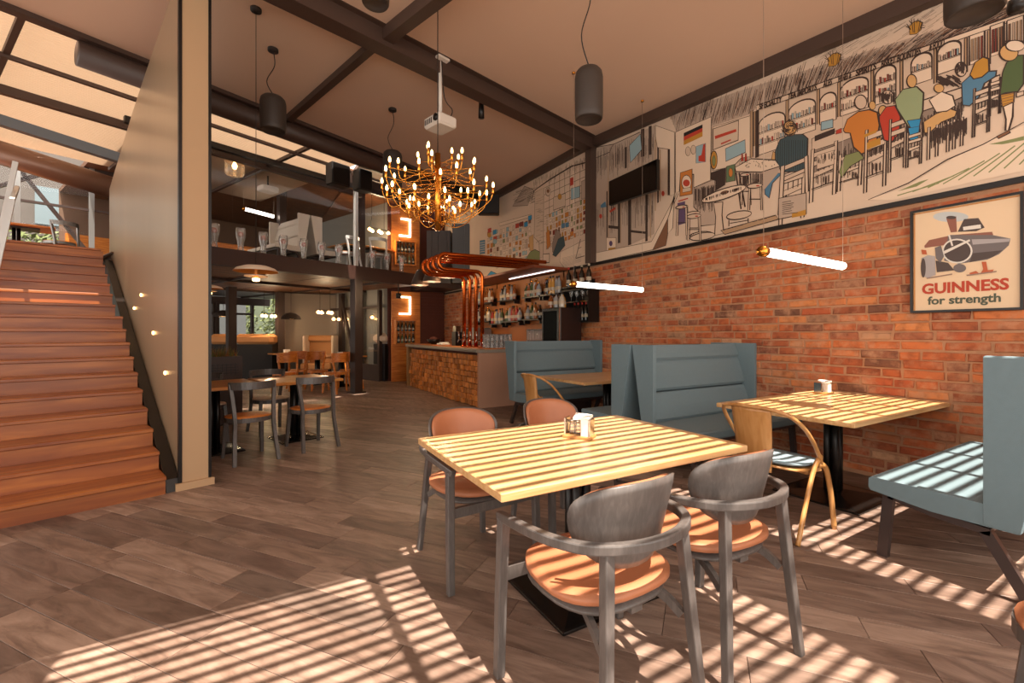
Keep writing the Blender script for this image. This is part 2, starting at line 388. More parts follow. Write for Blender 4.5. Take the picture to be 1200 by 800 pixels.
while z+.04 < HB-.03:
    hh = .083; y = -.9-rng.random()*.25
    while y < 12.3:
        t = rng.random(); li = 0 if t < .5 else (1 if t < .8 else 2); L = (.27, .235, .135)[li]; c = Vector((UW, y+L/2, z+hh/2)); y += L+.016
        if c.y > 6.35 and c.y < 9.9 and 1.2 < c.z < 2.4: continue       # timber shelf back stands here
        p = proj(c); sz = 0
        if p and -20 < p[0] < 1230 and 0 < p[1] < 800 and not (p[0] > 1150 and p[1] > 405): sz = 1/p[2]**2*L
        cands.append((sz, c, li))
    z += hh; row += 1
cands.sort(key=lambda t: -t[0]); rest = MB()
for n_, (sz, c, li) in enumerate(cands):
    if n_ < 300 and sz > 0:
        o = bpy.data.objects.new('brick', bm_var[li][n_ % 5]); COL.objects.link(o); o.parent = wall_right
        o.location = c+Vector((rng.uniform(-.004, .005), 0, rng.uniform(-.003, .003))); o.rotation_euler = (rng.uniform(-.012, .012), 0, 0)
    else:
        b0 = brick_mb((.27, .235, .135)[li], .067, rng); rest.add([Vector(p)+c for p in b0.v], b0.f)
tag(rest.build('far_brick', M['brick'], wall_right), kind='stuff')
# chunky dark skirt line at the foot of the wall
struct(MB().b2((UW-.02, -3, 0), (UW, 5.4, .035)).build('baseboard_right', M['mortar']))

# ---- ceiling
BL0, BL1 = Vector((4.96, 5.74, 0)), Vector((.47, 4.62, 0)); bd = (BL0-BL1).normalized(); bn = Vector((-bd.y, bd.x, 0))
def bline(u): return BL0.y+(u-BL0.x)*bd.y/bd.x
AL0 = Vector((-2.07, 6.26, 0)); ad_ = Vector((2.55+1.65, 1.88, 0)).normalized()
def aline(u): return AL0.y+(u-AL0.x)*ad_.y/ad_.x
def ceil_h(u, v):
    d = (Vector((u, v, 0))-BL0).dot(bn)
    return 4.52+(.079*d if d < 0 else 0)
def slab(poly, t=.06, up=0):
    return [Vector((u, v, ceil_h(u, v)+up)) for u, v in poly], Vector((0, 0, t))
cl = MB()
XL = -7.5
EV = 1.18; EV2 = 1.0; EV3 = 1.07; XB = .8; BX = .575; XA = -.66; XS0 = 2.15; XS1 = 2.97                            # where the slatted roof light begins
for poly in ([(XL, EV2), (XB, EV2), (XB, bline(XB)), (XL, bline(XL))], [(XB, EV), (XS0, EV), (XS0, bline(XS0)), (XB, bline(XB))], [(XS0, EV3), (5.0, EV3), (5.0, bline(5)), (XS0, bline(XS0))]):
    p, t = slab(poly); cl.prism(p, t)
for lo, hi in (((XS0, -3.1, 4.17), (XS1, EV, 4.23)), ((XL, -3.1, 4.2), (XA, EV2, 4.26))): cl.b2(lo, hi)
p, t = slab([(XL, bline(XL)), (5.0, bline(5)), (5.0, aline(5)), (XL, aline(XL))]); cl.prism(p, t)
ceiling = struct(cl.build('ceiling', M['ceiling']))
sl = MB()
v_ = -3.0
while v_ < EV:
    if v_ < EV2: sl.b2((XA, v_-.0155, 4.19), (XB, v_+.0155, 4.21))
    sl.b2((XB, v_-.0155, 4.19), (XS0, v_+.0155, 4.21)); sl.b2((XS1, v_-.0155, 4.19), (5.3, v_+.0155, 4.21)); v_ += .0815
M['slat'] = mat('reed_slat', 'c98d52', .7)
tag(sl.build('roof_slat', M['slat'], ceiling), kind='stuff')
bt = MB()
for x in (BX,): bt.b2((x-.028, -3, 4.12), (x+.028, EV, 4.19))
for x in (3.75, 4.3, 4.85): bt.b2((x, -3, 4.15), (x+.05, EV, 4.19))
bt.build('roof_light_batten', M['beam'], ceiling)
def cbeam(name, u0, v0, u1, v1, w_, h_, drop=0, mt=None, par=None):
    n = 10; pts = []
    for i in range(n+1):
        u, v = u0+(u1-u0)*i/n, v0+(v1-v0)*i/n; pts.append(Vector((u, v, ceil_h(u, v)-h_/2-drop+.01)))
    return MB().sweep(pts, w_, h_).build(name, mt or M['beam'], par)
M['beam2'] = M['beam']
def sbeam(*a, **k):
    o = cbeam(*a, **k); o.parent = ceiling; return o
sbeam('ceiling_beam', -7, bline(-7), UW-.02, bline(UW), .2, .2)                                  # long main beam
sbeam('beam_flange', -7, bline(-7)-.02, UW-.02, bline(UW)-.02, .3, .03, drop=.0)
sbeam('cross_beam', .53, 7.35, 1.24, 4.85, .09, .09)
sbeam('cross_beam', 1.24, 4.85, 2.15, 1.2, .12, .14)
sbeam('wall_beam', UW-.06, 1.18, UW-.06, 5.7, .12, .15)
sbeam('wall_beam', UW-.06, 5.7, UW-.06, aline(4.9)+.1, .12, .13)
sbeam('roof_edge_beam', -7.4, aline(-7.4), 4.9, aline(4.9), .12, .06)
MB().b2((UW-.14, 5.64, HB), (UW, 5.78, 4.5)).build('steel_column', M['beam'], ceiling)
struct(MB().b2((UW-.03, -3, HB-.035), (UW, 12.3, HB+.01)).build('trim_1', M['black']))
# round duct slung under the edge beam
def a_pt(u, h, off=0): return Vector((u-ad_.y*off, aline(u)+ad_.x*off, h))
duct = MB().tube([a_pt(-1.55, 4.36, .1), a_pt(4.8, 4.36, .1)], .135, 20).build('ventilation_duct', M['beam'])
tag(duct, 'long round dark brown duct slung under the ceiling edge beyond the column', 'duct')

# ---- slatted pergola roof beyond the duct
def slat_mat():
    m = bpy.data.materials.new('translucent_reed'); m.use_nodes = True; nt = m.node_tree; nt.nodes.clear()
    out = nt.nodes.new('ShaderNodeOutputMaterial'); mx = nt.nodes.new('ShaderNodeMixShader'); d = nt.nodes.new('ShaderNodeBsdfDiffuse'); t = nt.nodes.new('ShaderNodeBsdfTranslucent')
    d.inputs[0].default_value = hexc('cbb49c'); t.inputs[0].default_value = hexc('cfbfae'); mx.inputs[0].default_value = .5
    nt.links.new(d.outputs[0], mx.inputs[1]); nt.links.new(t.outputs[0], mx.inputs[2]); nt.links.new(mx.outputs[0], out.inputs[0]); return m
M['reed'] = slat_mat()
an = Vector((-ad_.y, ad_.x, 0))
def a_loc(s, t, h): q = AL0+ad_*s+an*t; return Vector((q.x, q.y, h))
pg = MB(); t = .25
while t < 5.2:
    pg.bar(a_loc(-5, t, 4.75-.02*t), a_loc(4.9, t, 4.75-.02*t), .0545, .008); t += .058
perg = thing('pergola_roof', 'pale reed slat pergola roof glowing in the sun above the staircase', 'roof', tuple(a_loc(0, 2, 4.7)))
def inv_parent(o, p):
    o.parent = p; o.matrix_parent_inverse = Matrix.Translation(p.location).inverted() if p.rotation_euler.z == 0 else p.matrix_world.inverted()
o = pg.build('reed_slat', M['reed']); inv_parent(o, perg); tag(o, kind='stuff')
for t in (1.45, 2.6):
    o = MB().bar(a_loc(-5, t, 4.62), a_loc(6, t, 4.62), .09 if t > 2 else .05, .12 if t > 2 else .05).build('purlin', M['beam']); inv_parent(o, perg)
for s in (-3.2, -1.7, .2, 2.0, 3.8):
    o = MB().bar(a_loc(s, .2, 4.68), a_loc(s, 5.2, 4.6), .06, .06).build('rafter', M['beam']); inv_parent(o, perg)
# low steel beam and ducts over the landing
g0, g1 = on_z(-200, 141-.315*200, 5.3), on_z(139, 185, 6.99)
g0 = Vector((2*0, 0, 0)); pL = c2w(-6.94, 6.07, 4.2); pR = c2w(-6.14, 6.99, 4.05); dd = pR-pL
tag(MB().bar(pL-dd*2.2, pR+dd*.3, .12, .14).build('grey_roof_beam', mat('blue_grey_steel', '5d6166', .4, metal=.4)), 'blue grey steel roof beam crossing above the top of the stairs', 'beam')

# ================================================================ STAIRCASE
SR = math.radians(16.4); RS = .152; RUN = .285
st = thing('staircase', 'wide orange-brown wooden staircase rising between the left edge and the tall bronze wall', 'staircase', (-.495, 4.69, 0), SR)
M['stair'] = wood('red_brown_stair_timber', '7a3a14', '93501f', 'ad6629', .42, (1.0, 10, 10), 1.4, .08, .12, coat=.2)
RX = -.1
for k in range(1, 18):
    y0 = -.08+(k-1)*RUN; wl = 4.6 if k <= 10 else 1.02; x1 = RX if k <= 10 else RX-.04
    xl = -wl if k <= 10 else x1-1.0
    stp = MB().cbox(((x1+xl)/2, y0+RUN/2+.012, k*RS-.017), (x1-xl, RUN+.03, .034), .006).build('tread', M['stair'], st)
    MB().b2((xl, y0+.022, (k-1)*RS), (x1-.004, y0+.045, k*RS-.034)).build('riser', M['stair'], st)
MB().prism([(RX+.005, -.04, 0), (RX+.005, 16*RUN, 0), (RX+.005, 16*RUN, 16*RS), (RX+.005, 0, .1)], (.09, 0, 0)).build('gap_shade_board', M['black'], st)  # black board stands in for the shade between steps and wall
# body below treads so nothing shows through
MB().prism([(-4.6, .05, 0), (-4.6, 10*RUN, 0), (-4.6, 10*RUN, 9.6*RS), (-4.6, .05, .05)], (4.4, 0, 0)).build('stair_core', M['black'], st)
LY = -.08+17*RUN-.0
landing = MB().b2((-4.6, LY-.29, 17*RS-.2), (RX-.02, LY+4.2, 17*RS-.04)).build('landing_deck', M['stair'], st)
MB().b2((-4.6, 10*RUN-.1, 9*RS), (-1.2, LY, 10*RS-.03)).build('side_terrace', M['stair'], st)
# glass balustrade with white steel posts on the left of the upper flight
bal = thing('glass_balustrade', 'glass balustrade with white steel posts along the left of the upper stairs', 'railing', (-.495, 4.69, 0), SR)
M['whitesteel'] = mat('white_steel', 'c6c6c4', .35, metal=.2)
B_ = [((-1.17, 3.6, 2.1), (-.99, 3.6, 3.42)), ((-1.17, 4.5, 2.5), (-.99, 4.5, 3.32)), ((-1.17, 2.6, 1.6), (-1.0, 2.6, 2.75))]
for p0, p1 in B_: MB().bar(p0, p1, .05, .1, up=(0, 1, 0)).build('post', M['whitesteel'], bal)
MB().bar(B_[2][1], B_[1][1], .04, .03).build('top_rail', M['whitesteel'], bal)
MB().prism([B_[2][0], B_[1][0], B_[1][1], B_[2][1]], (.012, 0, 0)).build('pane', M['glass'], bal)

# ---- tall bronze wall beside the stairs, ending in a pale column
M['bronze'] = mat('bronze_plaster_wall', '9d8468', .32, metal=.35, var=.18, vscale=1.0, stretch=(1.5, 1.5, .15), bump=.15, bscale=12)  # vertical streak reflections are put into the colour with stretched noise
M['columnpaint'] = mat('warm_beige_paint', 'b59470', .6, var=.04, vscale=1)
wl = struct(MB().prism([(0, 0, 0), (0, 5.05, 0), (0, 5.05, 3.64), (0, 2.6, 4.06), (0, .3, 4.34), (0, 0, 4.36)], (.2, 0, 0)).build('wall_stair', M['bronze']))
wl.location = (-.495, 4.69, 0); wl.rotation_euler = (0, 0, SR)
cx = MB(); cx.b2((.012, -.03, 0), (.203, 0, 4.34)); o = cx.build('end_face', M['columnpaint'], wl)
MB().b2((-.012, -.036, 0), (.012, .01, 4.34)).build('edge_strip', M['black'], wl)
MB().b2((.2, -.036, 0), (.222, .06, 4.34)).build('edge_strip', M['black'], wl)
MB().b2((-.035, -.06, 0), (.24, -.03, .06)).build('plinth', M['columnpaint'], wl)
for (y, z) in ((.55, .95), (1.15, 1.32), (1.9, 1.75), (2.4, 1.62)):       # small brass step lights
    MB().lathe([(.018, 0), (.018, .012), (.01, .016)], (0, 0, 0), 10).build('step_light', M['warmlight'], wl).matrix_local = Matrix.Translation((-.002, y, z)) @ Matrix.Rotation(-PI/2, 4, 'Y')

# ================================================================ MEZZANINE
MZ = math.radians(22.1); mzo = Vector((2.08, 10.31, 0))
mzm = Matrix.Translation(mzo) @ Matrix.Rotation(MZ, 4, 'Z')
def mz(x, y, z): return mzm @ Vector((x, y, z))
mzimv = mzm.inverted()
XR = 1.95
mez = struct(MB().b2((-3.75, .12, 2.56), (XR, 8.2, 2.78)).build('mezzanine', M['steel'])); mez.matrix_world = mzm
MB().b2((-3.98, -.06, 2.50), (XR, .14, 2.80)).build('edge_beam', mat('dark_red_brown_steel', '3a211a', .5), mez)
pl = [MB().cbox((0, 0, 0), (1.17, .168, .02), .003).mesh('soffit_board', M['darkwood']) for _ in range(3)]
for i in range(2, 7):
    for j in range(30):
        o = bpy.data.objects.new('soffit_board', pl[(i+j) % 3]); COL.objects.link(o); o.parent = mez; o.location = (-5.9+i*1.2, .3+j*.174+(0 if j < 15 else .02), 2.55)
for i in (2, 4, 6): MB().b2((-6.4+i*1.2-.02, .14, 2.5), (-6.4+i*1.2+.04, 8, 2.545)).build('soffit_beam', M['steel'], mez)
for y in (2.4, 4.8): MB().b2((-3.7, y, 2.48), (XR, y+.08, 2.545)).build('soffit_beam', M['steel'], mez)
def post(name, x, y, z0, z1, w_, m, par=None):
    return MB().b2((x-w_/2, y-w_/2, z0), (x+w_/2, y+w_/2, z1)).build(name, m, par)
post('support_post', 0, 0, 0, 2.5, .19, M['steel'], mez); MB().b2((-.15, -.15, 0), (.15, .15, .02)).build('post_foot', M['steel'], mez)
for px, zz in ((328, 13.0), (271, 11.5), (405, 15.5)):
    q = mzimv @ on_z(px, 400, zz); post('support_post', q.x, q.y, 0, 2.5, .19, M['steel'], mez)
# glass parapet of the mezzanine
gp = thing('glass_partition', 'frameless glass partition with dark top rail along the mezzanine edge', 'glass partition', tuple(mz(0, 0, 2.8)), MZ)
MB().b2((-3.98, -.05, 1.7), (1.25, .04, 1.8)).build('top_rail', M['black'], gp)
xs = [-3.98, -2.48, -1.08, -.02, 1.2]
for a, b_ in zip(xs[:-1], xs[1:]): MB().b2((a+.01, -.006, .0), (b_-.01, .006, 1.74)).build('pane', M['glass'], gp)
MB().b2((-.05, -.04, 0), (.02, .04, 2.0)).build('post', M['whitesteel'], gp)
# upper room: dark timber ceiling, posts, back wall
up = struct(MB().b2((-3.7, .3, 4.95), (2.6, 7.6, 5.05)).build('upper_ceiling', M['darkwood'])); up.matrix_world = mzm
MB().b2((-3.7, .3, 4.7), (1.9, .4, 4.95)).build('header_beam', M['steel'], up)
for px, zz in ((330, 11.0), (422, 11.0)):
    q = mzimv @ on_z(px, 300, zz); post('post', q.x, q.y, 2.8, 4.95, .17, M['greymetal'] if 0 else M['benchleg'], up)
ub = struct(MB().b2((-3.7, 7.5, 2.78), (3.6, 7.6, 5.0)).build('wall_upper_back', mat('dim_brown_wall', '6b5140', .7))); ub.matrix_world = mzm
MB().b2((-3.6, 7.42, 2.78), (-1.2, 7.5, 3.9)).build('timber_panel', M['orangewood'], ub)

# ---- rear facade of the ground floor: steel framed windows, garden beyond
fac = struct(MB().b2((-8.5, 8.3, 2.3), (1.9, 8.42, 2.56)).build('wall_back_left', M['steel'])); fac.matrix_world = mzm
MB().b2((-8.5, 8.3, 0), (1.9, 8.42, .12)).build('sill', M['steel'], fac)
n_ = 0
for i in range(8):
    x0 = -8.4+i*1.22; n_ += 1
    wn = struct(MB().b2((x0, 8.28, .1), (x0+.1, 8.42, 2.35)).b2((x0+1.12, 8.28, .1), (x0+1.2, 8.42, 2.35)).b2((x0, 8.3, 1.95), (x0+1.2, 8.38, 2.02)).build('window_%d' % n_, M['steel'])); wn.matrix_world = mzm
    MB().b2((x0+.1, 8.34, .12), (x0+1.12, 8.35, 2.3)).build('pane', M['glass'], wn)
M['pale'] = mat('pale_grey_render', '5b5f60', .8, var=.05)
for k, (a, b_) in enumerate(((-6.4, -5.0), (-3.4, -1.4), (-.9, 1.6))):
    o = MB().b2((a, 9.6, 0), (b_, 9.8, 3)).build('garden_wall_panel', M['pale']); o.matrix_world = mzm; tag(o, ('pale garden wall panel beyond the leftmost back window', 'pale garden wall panel behind the middle back windows', 'pale garden wall panel behind the rightmost back window')[k], 'wall panel')
o = MB().b2((-10, 12.5, 0), (9, 12.7, 3.6)).build('sky_block_wall', mat('grey_green_wall', '59624f', .8, var=.3, vscale=2)); o.matrix_world = mzm; tag(o, 'long grey green backdrop wall added behind the rear windows to block the bright sky', 'wall')  # added backdrop, keeps the white sky out of the rear windows
for (a, b_) in ((-3.0, -1.6), (-.9, -1.7)):
    o = MB().bar((a, 8.2, .35), (b_, 8.2, 2.45), .09, .09, up=(0, 1, 0)).build('diagonal_brace', M['steel'], fac)
# right back wall of the bar
M['darkbrick'] = mat('dark_red_brick_paint', '5a2a1c', .75, var=.25, vscale=6, bump=.4, bscale=30)
wb = struct(MB().b2((3.3, 12.3, 0), (UW, 12.45, 4.9)).build('wall_back_bar', M['darkbrick']))
ws = MB()
zz = .05
while zz < 2.5: ws.b2((4.15, 12.27, zz), (UW, 12.3, zz+.085)); zz += .095
tag(ws.build('brick_course', M['darkbrick'], wb), kind='stuff')
wm = struct(MB().b2((.9, 14.8, 0), (5.2, 14.95, 2.5)).build('wall_back_middle', mat('pale_plaster', '85786b', .8))); 

struct(MB().prism([(3.3, 12.3, 0), (3.4, 12.4, 0), (1.3, 18.2, 0), (1.2, 18.1, 0)], (0, 0, 5.0)).build('wall_back_side', mat('dim_warm_plaster', '8b8880', .8)))
struct(MB().b2((2.05, 8.3, 4.9), (5.2, 18, 5.0)).build('ceiling_back', M['darkwood']))

# steel framed windows along the pale side wall, with diagonal braces
WA, WBk = Vector((3.14, 12.35, 0)), Vector((1.06, 18.05, 0)); wd_ = (WBk-WA).normalized(); wang = math.atan2(wd_.y, wd_.x)
for i in range(6):
    p = WA+wd_*(i*1.0)
    wn = struct(MB().b2((0, -.04, 0), (.09, .06, 2.5)).b2((.91, -.04, 0), (1.0, .06, 2.5)).b2((.09, -.02, 2.0), (.91, .04, 2.07)).b2((.09, -.02, .0), (.91, .04, .45)).build('window_%d' % (9+i), M['steel']))
    wn.location = p; wn.rotation_euler = (0, 0, wang)
    MB().b2((.09, .0, .45), (.91, .01, 2.0)).build('pane', M['glass'], wn)
    if i in (1, 3, 5):
        MB().bar((.1 if i != 3 else .9, .08, .3), (.9 if i != 3 else .1, .08, 2.4), .08, .06, up=(0, 1, 0)).build('diagonal_brace', M['steel'], wn)
# ================================================================ FURNITURE BUILDERS
def make_armchair(loc, rz, label, group=None):
    """grey stained armchair, curved shield back, ring arm rail, tan leather; faces local +y"""
    t = thing('armchair', label, 'chair', loc, rz, group)
    def seat(a, b): 
        x = .245*a*(1-.06*b); y = .01+.235*b; z = .452+.022*b*b+.012*a*a-.01*(b > .6)*(b-.6)*2
        return (x, y, z), (0, -.08*b, 1)
    st_ = MB().patch(seat, 6, 32, .04, 0, 2.7).build('seat', M['leather'], t)
    MB().patch(lambda a, b: ((.232*a, .01+.22*b, .425), (0, 0, 1)), 3, 28, .02, 0, 2.7).build('seat_base', M['greywood'], st_)
    def back(a, b, dr=0, s=1):
        ph = a*1.0*s; R = .265+dr; y0 = .03
        hb = (.145 if b > 0 else .155)*(1-.0*a*a)
        z = .705+b*hb*s+(.012*a*a); rr = R+(z-.7)*.22
        return Vector((rr*math.sin(ph), y0-rr*math.cos(ph), z)), Vector((-math.sin(ph), math.cos(ph), .2))
    bk_ = MB().patch(lambda a, b: back(a, b), 6, 40, .014, 0, 2.3).build('backrest', M['greywood'], t)
    MB().patch(lambda a, b: back(a, b, -.02, .965), 6, 40, .024, 0, 2.3).build('back_pad', M['leather'], bk_, 'tan leather pad on the inner face of the backrest')
    ring = []
    P = [(-.262, .26, .612), (-.275, .15, .63), (-.288, 0, .652), (-.275, -.12, .664), (-.22, -.222, .668), (-.12, -.282, .67), (0, -.302, .67)]
    P = P+[(-x, y, z) for x, y, z in reversed(P[:-1])]
    MB().sweep(smooth_path(P, 5), .032, .034).build('arm_rail', M['greywood'], t, bevel=.006)
    for s in (-1, 1):
        MB().sweep([(s*.272, .245, 0), (s*.27, .235, .3), (s*.265, .222, .615)], .036, .036, (0, 1, 0), .04, .04).build('leg', M['greywood'], t, bevel=.005)
        MB().sweep([(s*.222, -.29, 0), (s*.172, -.24, .655)], .03, .034, (0, 1, 0), .038, .036).build('leg', M['greywood'], t, bevel=.005)
        MB().sweep(smooth_path([(s*.184, -.236, .345), (s*.165, -.16, .39), (s*.12, -.04, .412)], 4), .02, .03, w1=.02, h1=.03).build('bracket', M['greywood'], t)
    MB().bar((-.265, .228, .40), (.265, .228, .40), .022, .05).build('front_rail', M['greywood'], t)
    MB().bar((0, .22, .40), (0, -.2, .405), .05, .022).build('centre_rail', M['greywood'], t)
    return t
def make_loopchair(loc, rz, label, group=None):
    t = thing('bentwood_chair', label, 'chair', loc, rz, group)
    MB().patch(lambda a, b: ((.235*a*(1+.08*b), .22*b+.02, .445+.03*b*b*(b < 0)+.01*a*a), (0, 0, 1)), 5, 28, .03, 0, 2.8).build('seat_pad', M['seatpad'], t)
    MB().patch(lambda a, b: ((.245*a*(1+.08*b), .235*b+.02, .418+.03*b*b*(b < 0)), (0, 0, 1)), 5, 28, .022, 0, 2.8).build('seat', M['bentwood'], t)
    vs = MB()
    P = [(0, -.235, .40), (0, -.245, .5), (0, -.262, .66), (0, -.285, .822)]
    q = smooth_path(P, 5); n = len(q); W = lambda k: .105+.025*k/(n-1)
    pts = []; L = 9
    for s_ in (.007, -.007):
        for k, p in enumerate(q):
            for j in range(L):
                a = -1+2*j/(L-1); pts.append((a*W(k)*1.05, p.y+s_+.03*a*a, p.z))
    fs = []
    for k in range(n-1):
        for j in range(L-1):
            a = k*L+j; fs.append((a, a+L, a+L+1, a+1)); o_ = n*L; fs.append((o_+a, o_+a+1, o_+a+L+1, o_+a+L))
    for k in range(n-1): a = k*L; o_ = n*L; fs.append((a, o_+a, o_+a+L, a+L)); a += L-1; fs.append((a, a+L, o_+a+L, o_+a))
    for j in range(L-1): o_ = n*L; fs.append((j, j+1, o_+j+1, o_+j)); a = (n-1)*L+j; fs.append((a, o_+a, o_+a+1, a+1))
    vs.add(pts, fs, 0, True); vs.build('back_panel', M['bentwood'], t)
    H_ = [(-.262, .11, .43), (-.272, .07, .5), (-.278, -.03, .62), (-.265, -.13, .725), (-.215, -.225, .80), (-.11, -.275, .828), (0, -.29, .832)]
    H_ = H_+[(-x, y, z) for x, y, z in reversed(H_[:-1])]
    MB().sweep(smooth_path(H_, 6), .026, .026, n=10).build('hoop_rail', M['bentwood'], t)
    for s in (-1, 1):
        MB().sweep(smooth_path([(s*.262, .11, .50), (s*.266, .02, .445), (s*.275, -.1, .25), (s*.29, -.235, 0)], 5), .028, .04, n=8).build('leg', M['bentwood'], t)
        MB().sweep(smooth_path([(s*.262, .08, .45), (s*.27, .15, .42), (s*.278, .2, .25), (s*.285, .235, 0)], 5), .028, .04, n=8).build('leg', M['bentwood'], t)
        MB().bar((s*.2, .06, .405), (s*.262, .1, .43), .03, .04).build('bracket', M['bentwood'], t)
    MB().bar((-.235, .02, .4), (.235, .02, .4), .05, .022).build('cross_rail', M['bentwood'], t)
    return t
def make_bistro(loc, rz, label, group=None, seatm=None, frame=None, small=False):
    sm = seatm or M['orangewood']; fm = frame or M['greywood']
    t = thing('dining_chair', label, 'chair', loc, rz, group)
    MB().patch(lambda a, b: ((.215*a, .01+.21*b, .455), (0, 0, 1)), 3, 26, .022, 0, 2.2).build('seat', sm, t)
    ring = [(.21*math.cos(a*PI/12), .01+.205*math.sin(a*PI/12), .43) for a in range(24)]
    MB().sweep(ring, .022, .045, closed=True).build('seat_frame', fm, t)
    R = .235; pts = []
    for k in range(13):
        ph = -1.12+2.24*k/12; pts.append((R*math.sin(ph)*1.02, .02-R*math.cos(ph)-.03, .785))
    MB().sweep(pts, .02, .075 if not small else .2).build('top_rail', sm if small else fm, t)
    for s in (-1, 1):
        MB().sweep(smooth_path([(s*.205, -.265, 0), (s*.185, -.195, .3), (s*.18, -.18, .47), (s*.205, -.12, .8)], 4), .032, .034, (0, 1, 0)).build('leg', fm, t)
        MB().sweep([(s*.19, .21, 0), (s*.17, .16, .44)], .028, .03, (0, 1, 0), .036, .036).build('leg', fm, t)
    return t
def make_booth(loc, rz, w_, label, mt=None, group=None, legs=True):
    """high-backed booth sofa; open side towards local -y; x runs 0..w_"""
    mt = mt or M['booth']; t = thing('booth_sofa', label, 'sofa', loc, rz, group)
    for x in (0, w_-.045):
        MB().prism([(x, 0, .345), (x, .13, .345), (x, .27, 1.205), (x, -.0, 1.205)], (.045, 0, 0)).build('side_wing', mt, t, bevel=.008)
    MB().prism([(.04, .085, .38), (.04, .125, .38), (.04, .268, 1.195), (.04, .232, 1.195)], (w_-.085, 0, 0)).build('back_shell', mt, t)
    segs = [(.455, .735), (.745, 1.03), (1.04, 1.185)]
    for a, b in segs:
        fy = lambda z: .045+(z-.45)*.235
        P = []
        prof = [(fy(a)+.055, a), (fy(a)+.012, a+.004), (fy(a), a+.03), (fy((a+b)/2)-.004, (a+b)/2), (fy(b), b-.03), (fy(b)+.012, b-.004), (fy(b)+.055, b)]
        MB().prism([(.047, y, z) for y, z in prof], (w_-.094, 0, 0)).build('back_cushion', mt, t)
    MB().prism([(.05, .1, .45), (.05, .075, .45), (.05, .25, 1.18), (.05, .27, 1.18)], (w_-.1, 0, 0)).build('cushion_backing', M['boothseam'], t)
    prof = [(.12, .345), (-.2, .348), (-.475, .385), (-.485, .40), (-.485, .452), (-.47, .466), (-.2, .462), (.12, .455)]
    MB().prism([(0.002, y, z) for y, z in prof], (w_-.004, 0, 0)).build('seat', mt, t, bevel=.006)
    if legs:
        lm = M['benchleg']
        for x in (.05, w_-.05):
            MB().sweep([(x, -.43, 0), (x, -.40, .37)], .04, .05, (0, 1, 0)).build('leg', lm, t)
            MB().sweep([(x, .16, 0), (x, .0, .31)], .04, .05, (0, 1, 0)).build('leg', lm, t)
            MB().sweep([(x, -.40, .37), (x, -.2, .33), (x, .02, .31)], .04, .035).build('side_rail', lm, t)
        for y, z in ((-.41, .36), (.0, .32)): MB().bar((.05, y, z), (w_-.05, y, z), .035, .035).build('cross_rail', lm, t)
    return t
def make_table(loc, rz, sx, sy, label, base=(.62, .6), group=None, top=None, hT=.75, th=.034, npost=4):
    """local origin at table centre"""
    t = thing('dining_table', label, 'table', loc, rz, group)
    MB().cbox((0, 0, hT-th/2), (sx, sy, th), .004).build('tabletop', top or M['table'], t)
    b = MB(); bx, by = base; b.cbox((0, 0, .008), (bx, by, .016), .004)
    b.add([(-bx/2*.93, -by/2*.93, .016), (bx/2*.93, -by/2*.93, .016), (bx/2*.93, by/2*.93, .016), (-bx/2*.93, by/2*.93, .016), (-.06, -.06, .05), (.06, -.06, .05), (.06, .06, .05), (-.06, .06, .05)],
          [(0, 1, 5, 4), (1, 2, 6, 5), (2, 3, 7, 6), (3, 0, 4, 7), (4, 5, 6, 7)])
    b.build('base_plate', M['plate'], t)
    for i in range(npost):
        x = (-.03, .03)[i % 2]; y = (-.03, .03)[i//2]
        MB().tube([(x, y, .04), (x, y, hT-th-.02)], .026, 12).build('column', M['black'], t)
    MB().box((0, 0, hT-th-.012), (min(sx*.6, .8), min(sy*.6, .5), .02)).build('top_bracket', M['black'], t)
    return t
def make_caddy(loc, rz, label):
    t = thing('napkin_caddy', label, 'caddy', loc, rz)
    MB().cbox((0, 0, .008), (.16, .1, .016), .003).build('tray', M['bentwood'], t)
    g = MB()
    for x in (-.07, .07): MB().b2((x-.004, -.035, .016), (x+.004, .035, .105)).build('side_frame', M['chrome'], t)
    for x in (-.045, -.01):
        sk = MB().lathe([(.016, 0), (.016, .05), (.011, .058), (.011, .062)], (x, .012, .016), 12).build('shaker', M['glassware'], t)
        MB().lathe([(.0125, .062), (.0125, .075), (.006, .08)], (x, .012, .016), 12).build('shaker_cap', M['chrome'], sk)
    MB().b2((.02, -.03, .016), (.062, .03, .105)).build('napkin_stack', M['paper'], t)
    MB().prism([(-.02, -.04, .1), (.066, -.036, .11), (.066, .036, .112), (-.03, .03, .118)], (0, 0, .012)).build('folded_napkin', M['paper'], t)
    MB().b2((-.07, .03, .07), (.07, .036, .085)).build('cross_bar', M['chrome'], t)
    return t

# ================================================================ FOREGROUND GROUP
make_table((1.495, 1.852, 0), math.radians(-1.3), 1.42, .965, 'large sunlit oak table in the foreground with striped shadows and a caddy on it')
make_caddy((1.56, 1.92, .75), math.radians(-60), 'wooden caddy of glass shakers and white napkins on the large foreground table')
make_armchair((1.11, 1.27, 0), math.radians(1), 'grey armchair with tan leather seat at the near side of the foreground table, left one')
make_armchair((1.745, 1.285, 0), math.radians(-3), 'grey armchair with tan leather seat at the near side of the foreground table, right one')
make_armchair((1.14, 2.36, 0), math.radians(183), 'tan leather armchair at the far left corner of the foreground table')
make_armchair((1.83, 2.42, 0), math.radians(181), 'tan leather armchair at the far side of the foreground table, beside the napkin caddy')
make_bistro(tuple(c2w(1.70, 1.222, 0)), math.radians(14.5), 'chair with round tan leather seat and grey rim cut off at the bottom right corner', seatm=M['leather'])
